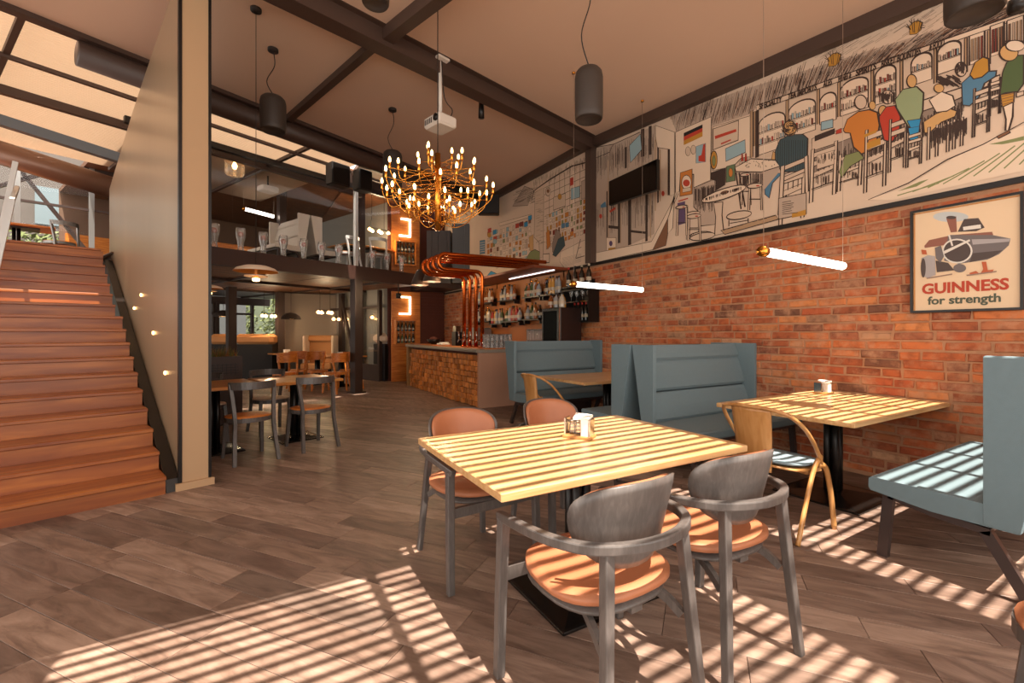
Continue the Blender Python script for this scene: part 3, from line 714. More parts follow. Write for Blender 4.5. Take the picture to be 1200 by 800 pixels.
# window side group
WB = UW-.03-3.26
make_booth((3.28, 2.95, 0), 0, WB, 'blue grey booth sofa with winged back facing the camera behind the striped wall table')
make_booth((UW-.03, 3.49, 0), PI, WB, 'blue grey booth sofa standing back to back with the winged one, only its sides showing')
make_booth((3.28, 5.5, 0), 0, WB, 'grey booth sofa farthest back, in front of the bar counter')
make_booth((UW-.03, .74, 0), PI, UW-.03-3.2, 'light blue grey booth bench at the right edge with sun stripes on its seat')
make_table((4.125, 1.82, 0), 0, 1.65, .97, 'sunlit oak table against the brick wall between two booth sofas', base=(.66, .62))
make_caddy((4.66, 2.14, .75), math.radians(-10), 'small napkin caddy at the wall end of the wall table')
make_loopchair((3.17, 1.78, 0), -PI/2, 'bent oak hoop chair with blue grey pad at the end of the sunlit wall table')
make_table((4.13, 4.48, 0), 0, 1.62, .97, 'oak table in the shade between the farthest booth sofas', base=(.66, .62), npost=4)
make_loopchair((3.12, 4.45, 0), -PI/2, 'bent oak hoop chair in the shade at the end of the farthest booth table')

# ================================================================ LEFT GROUP BEYOND THE COLUMN
LR = math.radians(16)
def lf(x, y, z=0):        # local frame of the left tables; origin near chair A
    c_, s_ = math.cos(LR), math.sin(LR); return (-.0+x*c_-y*s_, 5.45+x*s_+y*c_, z)
M['lefttop'] = wood('honey_tabletop', 'a5652a', 'bf7c36', 'cf9048', .3, (1.2, 14, 14), 2.4, .05, .06, coat=.4)
make_table(lf(.72, .62), LR, .84, .86, 'honey coloured table left of the aisle, nearer the open floor', base=(.5, .5), top=M['lefttop'])
make_table(lf(-.16, .62), LR, .84, .86, 'honey coloured table beside the beige column, half hidden by it', base=(.5, .5), top=M['lefttop'])
make_bistro(lf(.02, .02), LR, 'dark framed round seat chair nearest the beige column')
make_bistro(lf(.68, .06), LR+.05, 'dark framed round seat chair at the aisle end of the honey tables')
make_bistro(lf(-.12, 1.2), LR+PI, 'pale seat chair on the far side of the honey tables, next to the column', seatm=mat('pale_seat', 'b29a88', .6))
make_bistro(lf(.62, 1.2), LR+PI, 'pale seat chair on the far side of the honey tables, next to the aisle', seatm=bpy.data.materials['pale_seat'])
plr = thing('planter_box', 'long dark planter box filled with green and rusty grass behind the honey tables', 'planter', lf(-1.7, 2.15), LR)
M['planter'] = mat('brown_black_planter', '3d2b24', .5)
MB().b2((-1.2, 0, 0), (2.25, .3, .98)).build('box', M['planter'], plr)
mh = MB()
for i in range(60):
    x = -1.15+i*.056; mh.b2((x, -.006, .72), (x+.008, 0, .88))
for z in (.74, .78, .82, .86): mh.b2((-1.15, -.008, z), (2.2, -.004, z+.008))
tag(mh.build('mesh_screen', M['black'], plr), kind='stuff')
M['grassg'] = mat('planter_green', '6a6a2a', .7, island=.4); M['grassr'] = mat('planter_rust', '9a6430', .7, island=.4)
gr = MB(); rg = random.Random(3)
for i in range(1500):
    x = rg.uniform(-1.15, 2.2); y = rg.uniform(.03, .27); h_ = rg.uniform(.06, .17); a = rg.uniform(0, 6.28); ww = .006
    dx, dy = math.cos(a), math.sin(a); lx, ly = rg.uniform(-.05, .05), rg.uniform(-.04, .04)
    gr.add([(x-dx*ww, y-dy*ww, .96), (x+dx*ww, y+dy*ww, .96), (x+lx, y+ly, .98+h_)], [(0, 1, 2)], int(rg.random() < .45))
tag(gr.build('grass', [M['grassg'], M['grassr']], plr), kind='stuff')

# ================================================================ BACK DINING AREA (under the mezzanine)
def at_floor(px, zz, h=0):
    q = on_z(px, 400, zz); return (q.x, q.y, h)
bk = [(352, 10.6, 200, 'wooden chair with orange back in the rear dining area, second from the left'),
      (394, 9.9, 30, 'wooden chair with wide orange back in front of the rear tables, nearest the aisle'),
      (334, 9.8, 20, 'wooden chair with orange back just right of the planter box'),
      (372, 10.4, 190, 'wooden chair on the far side of the rear table, seen end on'),
      (410, 10.6, 15, 'wooden chair partly hidden by the round steel post by the aisle'),
      (350, 13.9, 40, 'wooden chair deepest in the rear dining area')]
for px, zz, a, lb in bk:
    make_bistro(at_floor(px, zz), math.radians(a), lb, frame=M['orangewood'], small=True)
rt = [(372, 11.6, 'wooden table in the rear dining area with small white caddies'), (400, 11.2, 'wooden table in the rear dining area next to the steel post'), (336, 12.9, 'wooden table in the rear dining area behind the planter box')]
for px, zz, lb in rt: make_table(at_floor(px, zz), MZ, .95, .8, lb, base=(.5, .5), top=M['lefttop'])
M['tanbooth'] = mat('tan_booth_fabric', 'b07a48', .8); M['cream'] = mat('cream_upholstery', 'cdb7a0', .7)
def banquette(px0, px1, zz, lb, h_=1.28, main=None, wing=None):
    a = Vector(at_floor(px0, zz)); b = Vector(at_floor(px1, zz)); d = b-a; L = d.length; ang = math.atan2(d.y, d.x)
    t = thing('banquette', lb, 'sofa', tuple(a), ang)
    MB().cbox((L/2, .06, h_/2+.2), (L, .1, h_-.4), .03).build('back', main or M['tanbooth'], t)
    MB().cbox((L/2, .0, h_-.1), (L*.98, .13, .2), .05).build('head_rail', main or M['tanbooth'], t)
    MB().cbox((L/2, -.22, .36), (L, .5, .18), .03).build('seat', main or M['tanbooth'], t)
    for x in (.03, L-.03): MB().cbox((x, -.1, h_/2+.1), (.07, .42, h_-.2), .03).build('side_wing', wing or M['cream'], t)
    for x in (.1, L-.1):
        MB().b2((x-.02, -.4, 0), (x+.02, -.36, .3)).build('leg', M['black'], t)
    return t
banquette(360, 395, 13.3, 'tan booth sofa with cream wings at the back, left of the steel post', 1.25)
banquette(402, 424, 14.0, 'tan booth sofa with cream wings at the back, behind the steel post', 1.2)
M['matblack'] = mat('matt_black_laminate', '15100e', .8)
for px0, px1, lb in ((243, 268, 'timber topped dark cabinet by the leftmost rear window'), (273, 319, 'timber topped dark cabinet with rounded corner in front of the rear windows')):
    a = Vector(at_floor(px0, 12.6)); b = Vector(at_floor(px1, 12.6)); L = (b-a).length; ang = math.atan2((b-a).y, (b-a).x)
    t = thing('sideboard', lb, 'cabinet', tuple(a), ang)
    MB().b2((0, 0, 0), (L, .4, 1.0)).build('body', M['matblack'], t)
    MB().cbox((L/2, .2, 1.14), (L, .42, .3), .08).build('rounded_top', M['tanbooth'], t)
t = thing('service_booth', 'cream rounded service booth with timber edge left of the bar', 'sofa', at_floor(441, 13.6), MZ+.1)
MB().cbox((0, .0, .75), (.95, .3, 1.4), .1).build('back', M['cream'], t)
MB().cbox((-.45, -.2, .5), (.1, .5, .9), .05).build('side_wing', M['cream'], t)
MB().cbox((.0, -.2, .25), (.9, .5, .4), .05).build('seat', M['cream'], t)
t = thing('waiter_station', 'dark cabinet with cream rounded top standing left of the bar end', 'cabinet', at_floor(458, 12.6), MZ)
MB().b2((-.36, -.2, 0), (.4, .3, 1.02)).build('body', mat('dark_slatted_front', '1c1616', .4), t)
for i in range(8): MB().b2((-.35+i*.093, -.21, .06), (-.35+i*.093+.08, -.195, .98)).build('front_slat', M['black'], t)
MB().cbox((.03, .05, 1.17), (.95, .5, .3), .1).build('rounded_top', M['cream'], t)
# small caddies on the rear tables
for k, (px, zz) in enumerate(((372, 11.5), (400, 11.1), (336, 12.8))):
    q = at_floor(px, zz, .75); t = thing('napkin_holder', ('small white napkin holder on the middle rear table', 'small white napkin holder on the rear table next to the post', 'small white napkin holder on the rear table behind the planter')[k], 'napkin holder', q, MZ)
    MB().b2((-.08, -.04, 0), (.08, .04, .1)).build('napkins', M['paper'], t); MB().b2((-.09, -.05, 0), (.09, .05, .02)).build('tray', M['bentwood'], t)
# ---------------- garden beyond the rear windows and beyond the landing
def leaves(name, c, r, n, label, col, seed=1, lr=.09):
    rg = random.Random(seed); mb = MB()
    for i in range(n):
        while True:
            p = Vector((rg.uniform(-1, 1), rg.uniform(-1, 1), rg.uniform(-1, 1)))
            if p.length < 1: break
        p = Vector((p.x*r[0], p.y*r[1], p.z*r[2])); d = Vector((rg.gauss(0, 1), rg.gauss(0, 1), rg.gauss(0, 1))).normalized(); e = d.orthogonal().normalized(); s = lr*rg.uniform(.6, 1.3)
        f_ = d.cross(e); mb.add([p-e*s, p+f_*s*.45, p+e*s, p-f_*s*.45], [(0, 1, 2, 3)])
    t = thing(name, label, 'tree', c)
    tag(mb.build('foliage', col, t), kind='stuff')
    MB().sweep([(0, 0, -c[2]), (.05, .02, 0), (0, 0, r[2]*.6)], .16, .16, (0, 1, 0), .05, .05, n=8).build('trunk', M['steel'], t)
M['leaf'] = mat('garden_leaf', '5c6638', .6, island=.5)
q = at_floor(258, 17.5); leaves('garden_shrub', (q[0], q[1], 1.6), (1.3, .8, 1.5), 2600, 'green shrub seen through the leftmost rear window', M['leaf'], 1)
q = at_floor(345, 19.0); leaves('garden_shrub', (q[0], q[1], 1.6), (1.3, .8, 1.6), 2200, 'green shrub seen through the middle rear windows', M['leaf'], 2)
q = at_floor(440, 19.5); leaves('garden_shrub', (q[0], q[1], 1.6), (1.6, .8, 1.6), 2200, 'green shrub seen through the rear window left of the bar', M['leaf'], 3)
# ================================================================ BAR
bar = thing('bar_counter', 'long bar counter fronted with rough wooden blocks, pale plaster end and stone edge', 'bar counter', (3.5, 7.03, 0))
MB().b2((.06, .02, 0), (.58, 3.95, .99)).build('body', M['darkbrick'], bar)
MB().b2((-.02, 0, 0), (.77, .06, 1.0)).build('plaster_end', mat('pinkish_plaster', 'b98d74', .85, var=.12, vscale=3, bump=.3, bscale=15), bar)
MB().b2((-.05, 3.9, 0), (.3, 4.05, 1.05)).build('end_post', mat('ochre_post', '8d6436', .6), bar)
M['block'] = wood('oiled_block', 'a05a26', 'c67834', 'da944e', .5, (6, 6, 3), 2.5, .3, .25)
bl_me = [MB().cbox((0, 0, 0), (d_, .108, .093), .006).mesh('wood_block', M['block']) for d_ in (.05, .07, .09, .06)]
rg = random.Random(8); nb = 0
for j in range(32):
    for i in range(9):
        o = bpy.data.objects.new('wood_block', bl_me[rg.randrange(4)]); COL.objects.link(o); o.parent = bar
        o.location = (.045-rg.uniform(0, .055), .13+j*.1185, .055+i*.103); o.rotation_euler = (0, 0, rg.uniform(-.03, .03)); nb += 1
M['stone'] = mat('grey_stone_edge', '8f8578', .5, var=.15, vscale=4, bump=.2)
MB().cbox((.02, 2.02, 1.005), (.2, 4.06, .055), .006).build('stone_edge', M['stone'], bar)
MB().cbox((.37, .05, 1.0), (.8, .16, .06), .006).build('end_cap', M['stone'], bar)
MB().cbox((.43, 2.02, 1.03), (.66, 4.0, .035), .005).build('timber_top', M['orangewood'], bar)
# copper beer pipes
pr = thing('copper_pipes', 'bundle of bright copper pipes rising from the bar, folding back and running to the wall', 'pipes', (3.72, 7.38, 1.048))
rr_ = .037
cdir = Vector((2.0, -.33, 0)).normalized()
for k in range(4):
    y = k*.265; zt = 2.44-1.048+.0*k; x0 = 0
    v1 = Vector((0, y, 0)); top = Vector((0, y, zt))
    R1 = .12; hl = Vector((-1, .0, 0)); out = []
    out += [v1, Vector((0, y, zt-R1))]
    for a in range(1, 7): th = a/6*PI/2; out.append(Vector((-R1+R1*math.cos(th), y, zt-R1+R1*math.sin(th))))
    uu = -.72; Ru = .135
    out.append(Vector((uu, y, zt)))
    for a in range(1, 11): th = a/10*PI; out.append(Vector((uu-Ru*math.sin(th), y, zt+Ru-Ru*math.cos(th))))
    e = Vector((uu, y, zt+2*Ru)); L = 1.92
    out.append(e+Vector((.15, 0, -.0))); out.append(Vector((uu+.15, y, zt+2*Ru))+Vector((L, -.30, -.03)))
    MB().tube(out, rr_, 14).build('pipe', M['copper'], pr)
    tp = MB().tube([(-.05, y, .14), (-.12, y, .14), (-.14, y, .09)], .012, 8).build('tap', M['chrome'], pr)
    MB().tube([(-.11, y, .15), (-.12, y, .3)], .014, 8, .018).build('tap_handle', M['chrome'], pr)
    MB().lathe([(.07, 0), (.07, .012), (.055, .02)], (0, y, 0), 16).build('pipe_foot', M['copper'], pr)
# plank canopy with led strip over the back shelves
can = thing('shelf_canopy', 'reddish timber canopy over the bottle shelves with a white light strip below', 'shelf', (4.2, 6.35, 2.44))
MB().cbox((.37, 1.5, .02), (.74, 2.95, .05), .006).build('board', mat('red_brown_board', '7d3a1c', .45, var=.15), can)
MB().b2((.42, .05, -.022), (.45, 1.6, -.008)).build('light_strip', emis('cool_strip', 'e8e4e4', 2.5), can)
for y in (.1, 1.2, 2.6): MB().b2((.7, y, -.12), (.755, y+.04, .0)).build('bracket', M['black'], can)
sb = struct(MB().b2((4.9, 6.36, 1.0), (UW+.0, 9.9, 2.42)).build('trim_2', mat('orange_timber_wall_panel', '9a5a28', .5, var=.15, vscale=3)))
SHM = M['black']
def shelf(nm, lb, u0, u1, v0, v1, h_, back=False):
    t = thing('bottle_shelf', lb, 'shelf', (u0, v0, h_))
    MB().b2((0, 0, -.025), (u1-u0, v1-v0, 0)).build('board', SHM, t)
    MB().b2((u1-u0-.02, 0, 0), (u1-u0, v1-v0, .09)).build('back_rail', SHM, t)
    for y in (.02, v1-v0-.05): MB().b2((.05, y, -.09), (u1-u0, y+.03, -.025)).build('bracket', SHM, t)
    return t
segs = [('A', 6.42, 6.94, 2.03), ('B', 7.05, 7.57, 2.03), ('C', 8.0, 8.6, 2.02), ('D', 9.0, 9.7, 2.02), ('E', 7.05, 7.6, 1.59), ('F', 7.8, 8.35, 1.57), ('G', 8.5, 9.0, 1.53), ('H', 9.1, 9.8, 1.6)]
names = {'A': 'upper shelf nearest the fridge', 'B': 'upper shelf second from the fridge', 'C': 'upper shelf third from the fridge', 'D': 'upper shelf nearest the copper pipes',
         'E': 'lower shelf nearest the fridge', 'F': 'lower shelf second from the fridge', 'G': 'lower shelf third from the fridge', 'H': 'lower shelf nearest the copper pipes'}
BC = {'clear': ('8f9090', 'clear glass bottle'), 'amber': ('8a4a1a', 'amber spirit bottle'), 'dark': ('1c1a14', 'dark glass bottle'), 'green': ('3c4a24', 'green glass bottle'), 'white': ('b3aa9c', 'white bottle'), 'red': ('9c2c20', 'red liqueur bottle'), 'gold': ('c08a3a', 'golden liqueur bottle')}
BM = {k: mat('bottle_'+k, v[0], .12, spec=.7) for k, v in BC.items()}
M['label'] = mat('paper_label', 'b5a58e', .7); M['capred'] = mat('red_cap', 'b83024', .4); M['capdark'] = mat('dark_cap', '241c18', .4)
SH = {'tall': [(.036, 0), (.038, .01), (.038, .19), (.03, .215), (.014, .24), (.013, .295)], 'round': [(.045, 0), (.048, .02), (.048, .13), (.035, .17), (.014, .2), (.014, .25)], 'wine': [(.037, 0), (.038, .01), (.038, .18), (.028, .22), (.014, .24), (.014, .31)]}
proto = {}
def bottle(kind, shape, loc, label, group, cap='capdark', scale=1.0):
    key = (kind, shape, cap)
    if key not in proto:
        p = SH[shape]; body = MB().lathe(p, (0, 0, 0), 12).mesh('bottle', BM[kind])
        lb = MB().lathe([(p[1][0]+.0012, .06), (p[1][0]+.0012, .115)], (0, 0, 0), 12, cap=False).mesh('label', M['label'])
        cp = MB().lathe([(.0165, p[-1][1]-.03), (.0165, p[-1][1]+.006), (.01, p[-1][1]+.008)], (0, 0, 0), 10).mesh('cap', M[cap]); proto[key] = (body, lb, cp)
    b, l, c = proto[key]; o = bpy.data.objects.new('bottle', b); COL.objects.link(o); o.location = loc; o.rotation_euler = (0, 0, rg.uniform(0, 6)); o.scale = (scale,)*3
    tag(o, label, 'bottle', group)
    for m_, n in ((l, 'bottle_label'), (c, 'bottle_cap')): q = bpy.data.objects.new(n, m_); COL.objects.link(q); q.parent = o
    return o
kinds = list(BC)
ORD = ['first', 'second', 'third', 'fourth', 'fifth', 'sixth', 'seventh', 'eighth', 'ninth', 'tenth']
for nm, v0, v1, h_ in segs:
    shelf(nm, 'dark metal '+names[nm].replace('shelf', 'bottle shelf'), 4.72, 4.9, v0-.04, v1+.04, h_)
    n = int((v1-v0)/.085); 
    for i in range(n):
        kd = rg.choice(('clear', 'clear', 'amber', 'dark', 'white', 'gold', 'green', 'clear', 'red')); shp = rg.choice(('tall', 'tall', 'round', 'wine'))
        bottle(kd, shp, (4.79+rg.uniform(-.02, .03), v0+(i+.5)*(v1-v0)/n+rg.uniform(-.006, .006), h_+.0), BC[kd][1]+', '+ORD[n-1-i]+' from left on the '+names[nm], 'bottles on the '+names[nm], 'capdark' if rg.random() < .6 else 'brass', 1.05)
# right hand shelf by the brick wall and the red capped wine bottles
shelf('R', 'short dark shelf with four wine bottles above the wall cabinet', 4.76, 4.93, 5.66, 6.34, 2.12)
for i, (kd, cp, lb) in enumerate((('dark', 'capred', 'red capped dark bottle'), ('dark', 'capdark', 'dark wine bottle'), ('dark', 'label', 'white capped dark bottle'), ('dark', 'label', 'white capped dark bottle'))):
    bottle(kd, 'wine', (4.85, 6.26-(i*.18), 2.12), ('red capped dark bottle at the left end of the short shelf', 'dark wine bottle second from left on the short shelf', 'white capped bottle third on the short shelf', 'white capped bottle at the right end of the short shelf')[i], 'wine bottles on the short shelf', cp, 1.1)
cb = thing('wall_cabinet', 'open dark wall cabinet with glasses above and red capped wine bottles below', 'cabinet', (4.7, 5.55, 1.5))
for lo, hi, n in (((0, 0, 0), (.22, .72, .025), 'shelf_board'), ((0, 0, .53), (.22, .72, .555), 'shelf_board'), ((0, 0, .025), (.22, .02, .53), 'side_panel'), ((0, .7, .025), (.22, .72, .53), 'side_panel'), ((.2, .02, .025), (.22, .7, .53), 'back_panel')): MB().b2(lo, hi).build(n, M['black'], cb)
MB().b2((.0, .02, .33), (.01, .7, .345)).build('chrome_rail', M['chrome'], cb)
for i in range(5): bottle('dark', 'wine', (4.79, 5.62+i*.1, 1.525), 'red capped wine bottle in the wall cabinet, '+ORD[4-i]+' from the left', 'red capped wine bottles in the wall cabinet', 'capred', .95)
def stem_glass(loc, lb, gp, s=1):
    if 'sg' not in proto: proto['sg'] = MB().lathe([(.03, 0), (.004, .006), (.004, .08), (.034, .11), (.036, .15), (.03, .18)], (0, 0, 0), 12, cap=False).mesh('wine_glass', M['glassware'])
    o = bpy.data.objects.new('wine_glass', proto['sg']); COL.objects.link(o); o.location = loc; o.scale = (s,)*3; tag(o, lb, 'glass', gp)
for i in range(4): stem_glass((4.79, 5.66+i*.15, 1.85), 'stemmed glass on the upper tier of the wall cabinet, '+ORD[3-i]+' from the left', 'glasses in the wall cabinet')
# back counter, fridge, things on it
bc = thing('back_counter', 'dark back counter along the brick wall behind the bar', 'counter', (4.3, 5.72, 0))
MB().b2((0, 0, 0), (.6, 4.2, .95)).build('body', M['steel'], bc); MB().b2((-.02, -.02, .95), (.6, 4.22, .99)).build('worktop', M['orangewood'], bc)
fr = thing('drinks_fridge', 'small black glass door drinks fridge on the back counter', 'fridge', (4.32, 5.78, .99))
MB().b2((0, 0, 0), (.42, .5, .74)).build('cabinet', mat('fridge_black', '241512', .35), fr)
dfr = MB().b2((-.03, .01, .01), (0, .49, .73)).build('door', M['chrome'], fr)
MB().b2((-.034, .06, .04), (-.03, .45, .69)).build('door_glass', mat('dark_door_glass', '0c0d09', .15, spec=.3), dfr)
for i in range(6): bottle(('white', 'gold', 'clear', 'dark', 'amber', 'clear')[i], 'round', (4.4+.08*(i % 2), 5.86+i*.075, 1.73), ('white', 'golden', 'tall clear', 'dark', 'amber', 'clear')[i]+' bottle standing on top of the drinks fridge'+(', at its far end' if i == 5 else ''), 'bottles on the fridge')
def mug(loc, lb, gp, tall=False):
    k = 'mugt' if tall else 'mug'
    if k not in proto:
        h_ = .2 if tall else .125; r = .032 if tall else .042; m = MB().lathe([(r*.9, 0), (r, .01), (r, h_), (r-.004, h_), (r-.005, .014)], (0, 0, 0), 12, cap=False)
        if not tall: m.tube([(r, 0, .1), (r+.03, 0, .095), (r+.03, 0, .04), (r, 0, .03)], .006, 6)
        proto[k] = m.mesh('beer_mug', M['glassware'])
    o = bpy.data.objects.new('tumbler' if tall else 'beer_mug', proto[k]); COL.objects.link(o); o.location = loc; o.rotation_euler = (0, 0, rg.uniform(0, 6)); tag(o, lb, 'glass', gp)
for i in range(6):
    for j in range(2):
        for k in range(2): mug((3.72+i*.092, 7.16+j*.11, 1.0475+.126*k), ORD[i]+' beer mug from the left in the '+('front' if j == 0 else 'rear')+(', upper' if k else ', lower')+' row at the bar end', 'stacked beer mugs, '+('upper' if k else 'lower')+' row')
for i in range(8):
    mug((4.5, 6.4+i*.09, .99), 'tall clear tumbler on the back counter beside the fridge, '+ORD[7-i]+' from the left', 'tumblers on the back counter', True); mug((4.5, 6.4+i*.09, 1.191), 'tall clear tumbler stacked on another beside the fridge, '+ORD[7-i]+' from the left', 'upper tumblers on the back counter', True)
# things on the counter: coffee machine, bowls, taps
cm = thing('coffee_machine', 'boxy brushed steel coffee machine at the back of the bar', 'coffee machine', (4.35, 9.1, .99))
MB().cbox((.25, .35, .25), (.45, .75, .4), .03).build('body', M['greymetal'], cm); MB().b2((.0, .1, .3), (.03, .6, .42)).build('panel', M['black'], cm)
for y in (.2, .5): MB().tube([(-.02, y, .22), (-.12, y, .2)], .018, 8).build('group_handle', M['black'], cm)
MB().b2((.02, .0, 0), (.45, .7, .05)).build('drip_tray', M['chrome'], cm)
tb = thing('bottle_rack', 'upright dark bottle holder on the bar beside the copper pipes', 'rack', (3.78, 8.75, 1.0475))
MB().b2((0, 0, 0), (.15, .2, .3)).build('body', M['black'], tb); MB().b2((.02, .02, .3), (.13, .18, .42)).build('handle', M['chrome'], tb)
bw = thing('bowl', 'dark bowl on the far end of the bar', 'bowl', (3.85, 10.2, 1.0475)); MB().lathe([(.06, 0), (.14, .06), (.17, .12), (.16, .12), (.12, .05)], (0, 0, 0), 20, cap=False).build('shell', M['black'], bw); MB().lathe([(.13, .1), (.09, .16), (.0, .19)], (0, 0, 0), 12).build('towel', M['darkbrick'], bw)
tw = thing('folded_cloth', 'folded white cloth lying on the bar counter', 'cloth', (3.85, 9.6, 1.0475)); MB().cbox((0, 0, .02), (.22, .3, .04), .015).build('lower_fold', M['paper'], tw); MB().cbox((.02, .01, .05), (.16, .22, .025), .01).build('upper_fold', M['paper'], tw)
# bell pendants above the bar
for k, (px, py, zz) in enumerate(((492, 334, 9.6), (506, 330, 9.3), (524, 325, 9.1))):
    q = on_z(px, py, zz); lb = ('brown bell pendant lamp over the bar, leftmost of three', 'brown bell pendant lamp over the bar, middle of three', 'brown bell pendant lamp over the bar, rightmost of three')[k]
    t = thing('bell_pendant', lb, 'pendant lamp', tuple(q))
    MB().lathe([(.19, 0), (.165, .09), (.12, .2), (.075, .3), (.03, .34), (.027, .335), (.07, .29), (.155, .09), (.18, 0)], (0, 0, 0), 24, cap=False).build('shade', mat('brown_shade', '3d2c23', .5) if k == 0 else bpy.data.materials['brown_shade'], t)
    MB().lathe([(.0, .05), (.06, .06), (.06, .1), (.02, .14)], (0, 0, 0), 12).build('bulb', M['warmlight'], t)
    MB().tube([(0, 0, .34), (0, 0, ceil_h(q.x, q.y)-q.z)], .005, 6).build('cord', M['cord'], t)
    d_ = bpy.data.lights.new('lamp_light', 'POINT'); d_.energy = 16; d_.color = (1, .72, .42); d_.shadow_soft_size = .06; o = bpy.data.objects.new('lamp_light', d_); COL.objects.link(o); o.location = q+Vector((0, 0, -.06))
# wine display panel against the back wall, ground floor and upper floor
for k, (z0, lb) in enumerate(((0, 'ground floor timber wine display with glowing frame left of the bar back wall'), (2.8, 'upper floor timber wine display with glowing frame behind the chandelier'))):
    wd = thing('wine_display', lb, 'cabinet', (3.35, 11.95, z0))
    MB().b2((0, .12, 0), (.8, .16, 2.45 if k == 0 else 1.95)).build('back_panel', M['orangewood'], wd)
    zr = 1.02 if k == 0 else .35
    for lo, hi, n in (((.05, -.1, zr), (.62, .12, zr+.03), 'shelf_board'), ((.05, -.1, zr+.62), (.62, .12, zr+.65), 'shelf_board'), ((.05, -.1, zr+.03), (.08, .12, zr+.62), 'side_panel'), ((.59, -.1, zr+.03), (.62, .12, zr+.62), 'side_panel')): MB().b2(lo, hi).build(n, M['orangewood'], wd)
    MB().b2((.08, -.08, zr+.32), (.59, .12, zr+.34)).build('shelf_board', M['orangewood'], wd)
    fx = zr+.8
    MB().b2((.2, .06, fx), (.52, .12, fx+.04)).b2((.48, .06, fx+.04), (.52, .12, fx+.5)).b2((.25, .06, fx+.46), (.48, .12, fx+.5)).build('light_frame', emis('frame_glow', 'fff0d8', 5), wd)
    for r_ in range(2):
        for i in range(5):
            bottle(('dark', 'green')[i % 2] if r_ == 0 else 'dark', 'wine', (3.35+.14+i*.1, 11.9, z0+zr+.03+r_*.31), ('dark wine bottle, '+ORD[i]+' from left, '+('upper' if r_ else 'lower')+' row, '+('ground' if k == 0 else 'upper')+' floor wine display'), 'wine bottles, '+('upper' if r_ else 'lower')+' row, '+('ground' if k == 0 else 'upper')+' floor display', 'label', .88)
# ================================================================ THINGS HANGING FROM THE CEILING
def hang_cyl(x, ytop, ybot, zz, lb, r=.135, k0=0):
    q = on_z(x, ybot, zz); zt = H+(390-ytop)/FP*zz; h_ = zt-q.z; c_ = ceil_h(q.x, q.y)
    t = thing('cylinder_pendant', lb, 'pendant lamp', tuple(q))
    MB().lathe([(r*.0, .02), (r*.86, .02), (r*.9, 0), (r*.97, .012), (r, .05), (r, h_-.07), (r*.93, h_-.025), (r*.75, h_), (.0, h_)], (0, 0, 0), 32, cap=False).build('shade', M['pendant'], t)
    MB().tube([(-.03, 0, h_-.002), (-.02, 0, h_+.035), (.02, 0, h_+.035), (.03, 0, h_-.002)], .006, 6).build('hanger', M['cord'], t)
    L = c_-q.z-h_
    MB().tube(smooth_path([(0, 0, h_+.03), (-.04-.04*L, 0, h_+.03+L*.25), (.03*L, .01, h_+.03+L*.62), (0, 0, h_+L)], 6), .005, 6).build('cord', M['cord'], t)
    MB().lathe([(.055, c_-q.z-.03), (.055, c_-q.z+.005)], (0, 0, 0), 16).build('canopy', M['cord'], t)
hang_cyl(690, 82, 141, 3.62, 'dark cylinder pendant lamp right of the main beam, over the booth tables', .113)
hang_cyl(320, 114, 154, 5.05, 'dark cylinder pendant lamp to the right of the beige column')
hang_cyl(460, 178, 221, 6.4, 'dark cylinder pendant lamp just behind the left of the chandelier')
hang_cyl(1142, -60, 18, 2.75, 'large dark cylinder pendant lamp cut by the top right edge of the picture', .14)
hang_cyl(440, -40, 5, 3.3, 'pendant lamp mostly above the top edge of the picture, left of the chandelier rod', .1)
# saucer pendants
M['saucer'] = mat('pale_saucer_enamel', 'd8c4ae', .4); M['saucerin'] = mat('amber_inner_enamel', 'd98a3a', .5)
def saucer(x, y, zz, lb, s=1, ctop=None):
    q = on_z(x, y, zz); c_ = ctop or ceil_h(q.x, q.y); t = thing('saucer_pendant', lb, 'pendant lamp', tuple(q)); 
    MB().lathe([(.2*s, 0), (.17*s, .03*s), (.1*s, .055*s), (.02*s, .065*s)], (0, 0, 0), 32, cap=False).build('shade', M['saucer'], t)
    MB().lathe([(.198*s, -.003), (.168*s, .022*s), (.1*s, .046*s), (.02*s, .055*s)], (0, 0, 0), 32, cap=False).build('shade_lining', M['saucerin'], t)
    MB().tube([(0, 0, -.07*s), (0, 0, .06*s)], .018*s, 10).build('stem', M['saucerin'], t)
    MB().lathe([(.105*s, -.05*s), (.1*s, -.04*s), (.03*s, -.035*s)], (0, 0, 0), 24, cap=False).build('lower_ring', M['saucer'], t)
    MB().lathe([(.0, -.1*s), (.03*s, -.095*s), (.035*s, -.07*s), (.0, -.06*s)], (0, 0, 0), 14, cap=False).build('bulb', M['warmlight'], t)
    MB().tube([(0, 0, .06*s), (0, 0, c_-q.z)], .003, 6).build('cord', M['cord'], t)
    MB().lathe([(.05, c_-q.z-.03), (.05, c_-q.z+.004)], (0, 0, 0), 14).build('canopy', M['cord'], t)
saucer(300, 318, 4.42, 'pale saucer pendant lamp on a long thin cord hanging right of the beige column')
saucer(246, 338, 6.2, 'amber saucer pendant lamp half hidden behind the beige column', .8)
